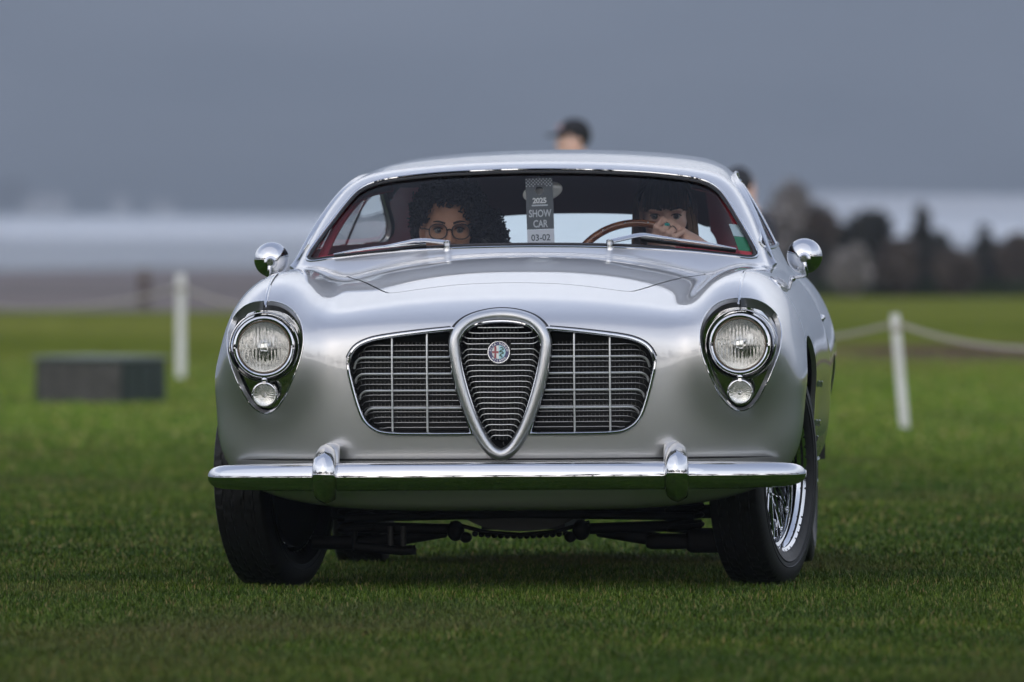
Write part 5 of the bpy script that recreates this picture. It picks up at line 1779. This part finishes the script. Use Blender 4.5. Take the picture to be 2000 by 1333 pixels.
def curls(e, blobs, n, rng, keep, r=.0030, name='hair', m=None):
    V, F = [], []
    mb = MB()
    for (c, rad) in blobs:
        k = int(n * rad[0] * rad[1] * rad[2] / sum(b[1][0] * b[1][1] * b[1][2] for b in blobs))
        d = unit(rng.normal(size=(k, 3)))
        for q in d:
            p = np.array(c) + q * np.array(rad) * rng.uniform(.80, 1.05)
            if not keep(p): continue
            ax_ = unit(q + rng.normal(size=3) * .5); u = unit(np.cross(ax_, rng.normal(size=3))); v = np.cross(ax_, u)
            R_ = rng.uniform(.005, .010); L = rng.uniform(.012, .03)
            t = np.linspace(0, 1, 9)
            pts = p + ax_ * (t * L)[:, None] + R_ * (np.cos(t * 7)[:, None] * u + np.sin(t * 7)[:, None] * v)
            mb.add(*tube(pts, r, 3, nrm=tuple(rng.normal(size=3))))
    return mb
rng = np.random.default_rng(3)
hb = [((-.285, 2.02, 1.075), (.100, .095, .075)), ((-.338, 2.02, 1.03), (.058, .075, .08)), ((-.215, 2.03, 1.00), (.085, .080, .080)), ((-.345, 2.03, .95), (.048, .06, .06)), ((-.175, 2.03, .945), (.060, .06, .06)), ((-.275, 2.03, 1.11), (.065, .07, .045)), ((-.290, 1.935, 1.112), (.078, .080, .040)), ((-.355, 1.94, 1.075), (.035, .06, .045)), ((-.225, 1.94, 1.078), (.035, .06, .045))]
hb = [(c, tuple(q * .93 for q in r_)) for c, r_ in hb]
mb = curls(pa, hb, 4200, rng, lambda p: not (abs(p[0] + .290) < .060 and p[2] < 1.078 - 3.5 * (p[0] + .29) ** 2 and p[1] < 1.99))
for c, rad in hb:
    f_ = ell((c[0], c[1] + .006, c[2]), tuple(q * .90 for q in rad))
hairf = blend([(ell((c[0], c[1] + .012, c[2]), tuple(q * .9 for q in rad)), .012, 1) for c, rad in hb] + [(xf(ell((0, -.06, -.035), (.062, .085, .092)), Hp, Rp), .004, -1)])
V, F, N = nets(hairf, (-.46, 1.88, .86), (-.08, 2.16, 1.18), .008)
mb.add(V, F); mb.build('hair', M['hair_black'], pa)
gl = empty('glasses', (0, 0, 0), parent=pa); gl.matrix_local = Matrix.Translation(Hp) @ Matrix(Rp.tolist()).to_4x4()
for s_ in (-1, 1):
    t = np.linspace(0, 2 * math.pi, 40, endpoint=False)
    pts = np.c_[s_ * .034 + .0265 * np.sign(np.cos(t)) * abs(np.cos(t)) ** .85, -.1060 + .10 * (np.abs(s_ * .034 + .0265 * np.cos(t)) ** 2), -.002 + .0225 * np.sign(np.sin(t)) * abs(np.sin(t)) ** .9]
    MB().add(*tube(pts, .0020, 8, closed=True)).build('frame', M['rubber'], gl)
    MB().add(np.vstack([pts, [[s_ * .034, -.1050, -.002]]]), [(i, (i + 1) % 40, 40) for i in range(40)]).build('lens', M['side_glass'], gl)
    MB().add(*tube([(s_ * .060, -.103, .004), (s_ * .073, -.06, .006), (s_ * .077, .01, .004)], .0022, 6)).build('temple', M['rubber'], gl)
MB().add(*tube([(-.008, -.107, .002), (0, -.1085, .005), (.008, -.107, .002)], .0022, 6)).build('bridge', M['rubber'], gl)

# the driver (picture right): fringe, long hair, hand on the wheel
Hd = (.347, 2.12, 1.057); Rd = rotm(R(8), R(5), 0)
dr = person('driver with long brown hair and fringe, one ringed hand on the wooden steering wheel', CARM, None)
hf = xf(blend(head_parts(.9, .95)), Hd, Rd)
# the grip on the rim
ga = R(54)
swM = Matrix.Translation((.277, 1.80, .845)) @ Matrix.Rotation(R(-24), 4, 'X')
def onrim(a, off=0, fwd=0):
    return np.array(swM @ Vector(((.20 + off) * math.cos(a), fwd, (.20 + off) * math.sin(a))))
G = onrim(ga)
arm = []
sh_r = np.array([.52, 2.20, .815]); el = np.array([.60, 2.06, .78]); wr = np.array([.505, 1.90, .928])
arm += [(cap(sh_r, el, .050, .042), .02, 1), (cap(el, wr, .041, .027), .015, 1)]
# back of the hand, lying over the rim and facing the screen
kn = [onrim(ga + R(a), .014, -.026) for a in (15, 8.2, 1.4, -5.4)]
palm_c = onrim(ga - R(6), .020, .012)
wr2 = np.array([.450, 1.868, .963])
arm += [(cap(wr, wr2, .026, .025), .01, 1), (cap(wr2, kn[1], .020, .0095), .004, 1), (cap(wr2, kn[0], .018, .009), .003, 1), (cap(wr2, kn[2], .020, .009), .003, 1), (cap(wr2, kn[3], .020, .009), .003, 1), (cap(wr2, palm_c, .022, .013), .004, 1)]
fing = []
for i, k in enumerate(kn):
    aa = ga + R((15, 8.2, 1.4, -5.4)[i]) ; L = (.9, 1.0, .95, .8)[i]
    p1_ = onrim(aa + R(1.5), -.006 - .014 * L, -.036)
    p2_ = onrim(aa + R(2), -.030 * L - .004, -.014)
    p3_ = onrim(aa + R(2), -.022 * L, .010)
    r0 = (.0092, .0095, .0092, .0082)[i]
    arm += [(cap(k, p1_, r0 * 1.08, r0), .0012, 1), (cap(p1_, p2_, r0, r0 * .92), .0018, 1), (cap(p2_, p3_, r0 * .92, r0 * .8), .0018, 1)]
    fing.append((k, p1_, r0))
th0 = wr2 + (palm_c - wr2) * .45
th1, th2 = onrim(ga - R(14), .000, -.016), onrim(ga - R(10), -.024, -.016)
arm += [(cap(th0, th1, .016, .0105), .004, 1), (cap(th1, th2, .0105, .0085), .002, 1)]
# left arm rests low
arm += [(cap((.22, 2.20, .815), (.14, 2.02, .62), .048, .04), .02, 1), (cap((.14, 2.02, .62), (.18, 1.84, .72), .037, .026), .015, 1)]
body = blend([(hf, .01, 1), (cap((.347, 2.15, .96), (.355, 2.20, .84), .048, .055), .012, 1), (cap((.23, 2.21, .815), (.50, 2.21, .815), .055), .03, 1), (ell((.365, 2.23, .68), (.155, .10, .19)), .03, 1)] + arm)
V, F, N = nets(body, (.06, 1.70, .50), (.68, 2.36, 1.20), .0050)
obj('body', V, F, M['skin_fair'], dr, True, N)
face_bits(dr, Hd, Rd)
M['shirt_white'] = mat('pale_shirt', (.42, .36, .34), .85)
shirt = blend([(cap((.22, 2.215, .812), (.51, 2.215, .812), .064), .03, 1), (ell((.365, 2.235, .68), (.168, .112, .20)), .03, 1), (cap(sh_r, sh_r + (el - sh_r) * .5, .060, .055), .02, 1), (cap((.22, 2.20, .815), (.18, 2.11, .72), .058, .052), .02, 1)])
V, F, N = nets(shirt, (.05, 2.0, .46), (.70, 2.40, .92), .012)
obj('shirt', V, F, M['shirt_white'], dr, True, N)
rng = np.random.default_rng(5)
def strands(mb, n, start, end_fn, rng, wd=.0045, mi=0):
    for _ in range(n):
        pts = end_fn(rng)
        N_ = unit(rng.normal(size=3))
        V, F = sweep(pts, N_, [(-wd / 2, 0), (wd / 2, 0)], False, False)
        mb.add(V, F, mi)
Hm = Matrix.Translation(Hd) @ Matrix(Rd.tolist()).to_4x4()
def loc2(p): return np.array(Hm @ Vector(p))
mb = MB()
def long_hair(rng):
    s_ = rng.choice([-1, 1]); a = rng.uniform(-.35, 1.25)
    x0 = s_ * rng.uniform(.004, .02); y0 = -.045 + .10 * rng.random()
    p = [(x0, y0, .122 + rng.uniform(-.003, .004)), (s_ * .045, y0 - .004, .108), (s_ * (.078 + rng.uniform(0, .008)), y0 * .8 - .005, .055),
         (s_ * (.083 + rng.uniform(-.004, .012)), y0 * .6 - .012, -.01), (s_ * (.080 + rng.uniform(-.012, .018)), -.03 + y0 * .4, -.09), (s_ * (.082 + rng.uniform(-.02, .03)), -.02 + rng.uniform(-.02, .03), -.17 - rng.uniform(0, .07))]
    return np.array([loc2(q) for q in crom(p, 4, False)])
def fringe(rng):
    a = rng.uniform(-1.15, 1.15)
    dx = math.sin(a)
    p = [(dx * .02, -.02, .124), (dx * .05, -.065, .108), (dx * .068, -.088 + .035 * dx * dx, .070), (dx * .070 + rng.uniform(-.004, .004), -.100 + .04 * dx * dx, .030 + rng.uniform(-.006, .012) - .012 * abs(dx))]
    return np.array([loc2(q) for q in crom(p, 4, False)])
def back_hair(rng):
    a = rng.uniform(-1.5, 1.5); dx, dy = math.sin(a), math.cos(a)
    p = [(dx * .02, .03, .124), (dx * .065, .04 + .05 * dy, .10), (dx * .083, .03 + .085 * dy, .04), (dx * .088, .03 + .09 * dy, -.05), (dx * .09, .03 + .08 * dy, -.20)]
    return np.array([loc2(q) for q in crom(p, 4, False)])
strands(mb, 900, None, long_hair, rng); strands(mb, 420, None, fringe, rng); strands(mb, 500, None, back_hair, rng)
o = mb.build('hair', M['hair_brown'], dr)
hc = xf(blend([(ell((0, .024, .046), (.079, .088, .080)), .01, 1), (ell((0, -.075, -.02), (.060, .075, .070)), .003, -1)]), Hd, Rd)
V, F, N = nets(hc, (.2, 1.98, .93), (.5, 2.28, 1.22), .008)
obj('hair_cap', V, F, M['hair_brown'], dr, True, N)
mb = MB()
def blond(rng):
    x0 = rng.uniform(.070, .092); y0 = rng.uniform(-.035, .01)
    p = [(x0 - .008, y0, .02), (x0, y0 - .01, -.03), (x0 + rng.uniform(-.004, .012), y0 - .015, -.09), (x0 + rng.uniform(-.01, .03), y0 - .01, -.20)]
    return np.array([loc2(q) for q in crom(p, 4, False)])
strands(mb, 520, None, blond, rng, .006)
mb.build('hair_ends', M['hair_blond'], dr)
# rings and bracelet
M['turquoise'] = mat('turquoise', (.03, .42, .40), .25)
def ringon(i, tpos, name):
    k, p1_, r0 = fing[i]; c = k + (p1_ - k) * tpos; ax_ = unit(p1_ - k)
    u = unit(np.cross(ax_, [0.1, .2, 1])); v = np.cross(ax_, u)
    t = np.linspace(0, 2 * math.pi, 20, endpoint=False)
    r_ = r0 * 1.12
    o = MB().add(*tube(c + r_ * (np.cos(t)[:, None] * u + np.sin(t)[:, None] * v), .0018, 6, closed=True)).build(name, M['chrome_soft'], dr)
    return c, r_
c, r_ = ringon(1, .35, 'ring')
MB().add(*rbox(tuple(c + np.array([0, -.0125, .002])), (.0075, .0025, .0045), .002)).build('ring_stone', M['turquoise'], dr)
ringon(2, .40, 'ring')
t = np.linspace(0, 2 * math.pi, 24, endpoint=False)
ax_ = unit(wr - el); u = unit(np.cross(ax_, [0, 1, 0])); v = np.cross(ax_, u); c = wr - ax_ * .03
MB().add(*tube(c + .031 * (np.cos(t)[:, None] * u + np.sin(t)[:, None] * v), .0045, 8, closed=True)).build('bracelet', M['turquoise'], dr)

# people standing on the lawn behind the car, out of focus
def stander(px, d, top_py, label, yaw, cap_=False, skin='skin_fair', shirt_c=(.3, .3, .32)):
    x, y = pix(px, d), d - 30; g = float(gz(x, y)); top = CAM_Z - (top_py - HORI) * d / FPX
    Hh = top - g; k = Hh / 1.76
    e = person(label, Matrix.Translation((x, y, g)) @ Matrix.Rotation(yaw, 4, 'Z') @ Matrix.Scale(k, 4), None)
    e.matrix_world = Matrix.Translation((x, y, g)) @ Matrix.Rotation(yaw, 4, 'Z')
    S = lambda p: tuple(q * k for q in p)
    hp = xf(blend(head_parts()), (0, 0, 1.635 * k), np.eye(3))
    bd = blend([(hp, .01, 1), (cap(S((0, .02, 1.56)), S((0, .03, 1.44)), .055), .015, 1), (cap(S((-.16, .03, 1.40)), S((.16, .03, 1.40)), .06), .03, 1), (ell(S((0, .03, 1.22)), (.17, .11, .26)), .03, 1), (ell(S((0, .03, .95)), (.16, .12, .14)), .03, 1)]
               + [q for s_ in (-1, 1) for q in ((cap(S((s_ * .19, .03, 1.38)), S((s_ * .24, .04, 1.10)), .048, .04), .015, 1), (cap(S((s_ * .24, .04, 1.10)), S((s_ * .23, -.06, .86)), .038, .027), .01, 1), (ell(S((s_ * .23, -.08, .79)), (.022, .03, .06)), .01, 1),
                                              (cap(S((s_ * .09, .03, .90)), S((s_ * .10, .01, .48)), .08, .055), .02, 1), (cap(S((s_ * .10, .01, .48)), S((s_ * .10, .04, .08)), .052, .036), .01, 1), (cap(S((s_ * .10, .05, .04)), S((s_ * .11, -.12, .03)), .038, .030), .01, 1))])
    V, F, N = nets(bd, (-.34, -.20, -.02), (.34, .22, 1.82 * k), .016)
    obj('body', V, F, M[skin], e, True, N)
    clo = mat('shirt_cloth', shirt_c, .9); tro = mat('trouser_cloth', (.03, .035, .05), .9)
    sh = blend([(cap(S((-.16, .03, 1.395)), S((.16, .03, 1.395)), .072), .03, 1), (ell(S((0, .03, 1.20)), (.185, .125, .28)), .03, 1)] + [(cap(S((s_ * .19, .03, 1.38)), S((s_ * .24, .04, 1.14)), .06, .052), .015, 1) for s_ in (-1, 1)])
    V, F, N = nets(sh, (-.36, -.20, .8), (.36, .24, 1.52), .02); obj('shirt', V, F, clo, e, True, N)
    tr_ = blend([(ell(S((0, .03, .93)), (.172, .132, .15)), .03, 1)] + [q for s_ in (-1, 1) for q in ((cap(S((s_ * .09, .03, .88)), S((s_ * .10, .01, .48)), .09, .066), .02, 1), (cap(S((s_ * .10, .01, .48)), S((s_ * .10, .04, .10)), .064, .055), .01, 1))])
    V, F, N = nets(tr_, (-.36, -.20, -.02), (.36, .24, 1.12), .02); obj('trousers', V, F, tro, e, True, N)
    hz0 = 1.635 * k
    if cap_:
        m_ = mat('dark_cap', (.015, .015, .018), .8)
        cf = blend([(ell((0, .012, hz0 + .050), (.088, .104, .085)), .01, 1), (lambda X_, Y_, Z_: -(Z_ - hz0 - .035 + .0 * X_) * -1 * -1 * 1.0 if False else ((hz0 + .036) - Z_) * -1, .003, -1)])
        cf = lambda X_, Y_, Z_: smax(ell((0, .012, hz0 + .050), (.088, .104, .085))(X_, Y_, Z_), (hz0 + .036) - Z_, .003)
        V, F, N = nets(cf, (-.11, -.12, hz0), (.11, .14, hz0 + .16), .008); obj('cap_crown', V, F, m_, e, True, N)
        br = lambda X_, Y_, Z_: smax(ell((0, -.085, 0), (.078, .095, .5))(X_, Y_, 0 * Z_), np.abs(Z_ - hz0 - .040 + .25 * (-Y_ - .08) * .5 + 3 * X_ ** 2) - .004, .002)
        V, F, N = nets(br, (-.10, -.20, hz0 - .02), (.10, .02, hz0 + .08), .005); obj('cap_brim', V, F, m_, e, True, N)
        MB().add(*rbox((0, -.084, hz0 + .075), (.034, .012, .022), .008)).build('cap_patch', mat('cap_patch_pink', (.42, .30, .33), .8), e)
    hr = lambda X_, Y_, Z_: smax(ell((0, .025, hz0 + .03), (.084, .096, .098 if cap_ else .104))(X_, Y_, Z_), -ell((0, -.09, hz0 - .02), (.07, .09, .085))(X_, Y_, Z_), .004)
    V, F, N = nets(hr, (-.12, -.12, hz0 - .10), (.12, .15, hz0 + .16), .008)
    obj('hair', V, F, M['hair_black'], e, True, N)
stander(1118, 67, 230, 'person in a dark baseball cap facing left, standing behind the car roof', R(-72), True, 'skin_fair')
stander(1447, 62, 333, 'dark haired person standing behind the right edge of the car roof', R(150), False, 'skin_fair', (.05, .05, .06))

# ------------------------------------------------------------------ the card hanging on the mirror
tg = empty('show_tag', (0, 0, 0)); tg.matrix_world = CARM @ Matrix.Translation((.0055, 1.645, 1.062)) @ Matrix.Rotation(R(-1.5), 4, 'Y')
tag(tg, 'grey and white hanging show car card behind the middle of the windshield', 'card')
cw, ch = .0400, .1010
M['card_grey'] = mat('card_grey', (.095, .105, .115), .5)
M['card_white'] = mat('card_white', (.62, .64, .70), .5)
M['card_light'] = mat('card_pale_print', (.52, .55, .58), .5)
M['card_dark'] = mat('card_dark_print', (.035, .05, .07), .5)
M['card_black'] = mat('card_black_print', (.02, .02, .025), .5)
def plate(name, outer, hole, y0, y1, m, parent, label=None):
    """flat card with an optional round hole"""
    O = np.asarray(outer, float); n = len(O)
    mb = MB()
    if hole is None:
        V = [(x, y0, z) for x, z in O] + [(x, y1, z) for x, z in O]
        F = [tuple(range(n)), tuple(range(2 * n - 1, n - 1, -1))] + [(i, i + n, (i + 1) % n + n, (i + 1) % n) for i in range(n)]
    else:
        (hx, hz, hr) = hole
        a = np.arctan2(O[:, 1] - hz, O[:, 0] - hx)
        I = np.c_[hx + hr * np.cos(a), hz + hr * np.sin(a)]
        V = [(x, y0, z) for x, z in O] + [(x, y0, z) for x, z in I] + [(x, y1, z) for x, z in O] + [(x, y1, z) for x, z in I]
        F = []
        for i in range(n):
            j = (i + 1) % n
            F += [(i, j, n + j, n + i), (2 * n + i, 3 * n + i, 3 * n + j, 2 * n + j), (i, 2 * n + i, 2 * n + j, j), (n + i, n + j, 3 * n + j, 3 * n + i)]
    mb.add(V, F)
    return mb.build(name, m, parent, smooth=False, label=label)
def rrect(x0, x1, z0, z1, r=(0, 0, 0, 0), n=6):
    """corner radii: lower left, lower right, upper right, upper left"""
    out = []
    for (cx, cz, a0, rr) in ((x0, z0, 180, r[0]), (x1, z0, 270, r[1]), (x1, z1, 0, r[2]), (x0, z1, 90, r[3])):
        sx, sz = (1 if cx == x0 else -1), (1 if cz == z0 else -1)
        if rr == 0: out.append((cx, cz)); continue
        for k in range(n + 1):
            a = R(a0 + 90 * k / n); out.append((cx + sx * rr + rr * math.cos(a), cz + sz * rr + rr * math.sin(a)))
    return np.array(out)
def dense(P, st=.004):
    return resample(P, max(12, int(np.linalg.norm(np.roll(P, -1, 0) - P, axis=1).sum() / st)), True)
plate('card_top', dense(rrect(-cw, cw, -.050, ch, (0, 0, .004, .004))), (0, .064, .0125), -.0006, .0006, M['card_grey'], tg)
plate('card_foot', rrect(-cw, cw, -ch, -.0505, (.008, .008, 0, 0)), None, -.0006, .0006, M['card_white'], tg)
for r_ in range(5):
    for c_ in range(16):
        if (r_ + c_) % 2 == 0:
            x = -.0375 + c_ * .005; z = .0975 - r_ * .005
            if abs(x) < .014 and z < .081: continue
            plate('check', [(x - .0024, z), (x, z - .0024), (x + .0024, z), (x, z + .0024)], None, -.0011, -.0008, M['card_light'], tg)
text_mesh('2025', .0215, 'card_year', M['white'], tg, (0, -.0009, .0335), bold=.0007, space=.95)
plate('card_rule', rrect(-.024, .024, .018, .0225, (.002,) * 4), None, -.0011, -.0008, M['card_light'], tg)
text_mesh('SHOW', .030, 'card_line', M['card_light'], tg, (0, -.0009, -.0045), xs=.72, bold=.0006)
text_mesh('CAR', .030, 'card_line', M['card_light'], tg, (0, -.0009, -.0350), xs=.72, bold=.0006)
text_mesh('03-02', .0265, 'card_number', M['card_dark'], tg, (0, -.0009, -.0755), xs=.93, bold=.0003)
# stickers low on the driver's side of the screen
Rs = (.647, .978)
def sticker(name, corners, m):
    c = np.array(corners); n = 8
    pts = []
    for v in range(n + 1):
        for u in range(n + 1):
            a, b = u / n, v / n
            pts.append((1 - a) * (1 - b) * c[0] + a * (1 - b) * c[1] + a * b * c[2] + (1 - a) * b * c[3])
    P, N = on_ws(pts)
    P = P - N * .0105 + 0
    F = [(i * (n + 1) + j, i * (n + 1) + j + 1, (i + 1) * (n + 1) + j + 1, (i + 1) * (n + 1) + j) for i in range(n) for j in range(n)]
    obj(name, P, F, m, st)
st = empty('screen_sticker', (0, 0, 0), (0, 0, 0), car)
# from the top: pale, green, red
sticker('pale_band', [(.588, .998), (.624, .994), (.605, 1.030), (.572, 1.033)], mat('sticker_pale', (.45, .55, .56), .5))
sticker('green_band', [(.606, .956), (.644, .952), (.625, .994), (.589, .997)], mat('sticker_green', (.02, .20, .09), .5))
sticker('red_band', [(.618, .936), (.648, .934), (.645, .951), (.607, .955)], mat('sticker_red', (.50, .03, .04), .5))
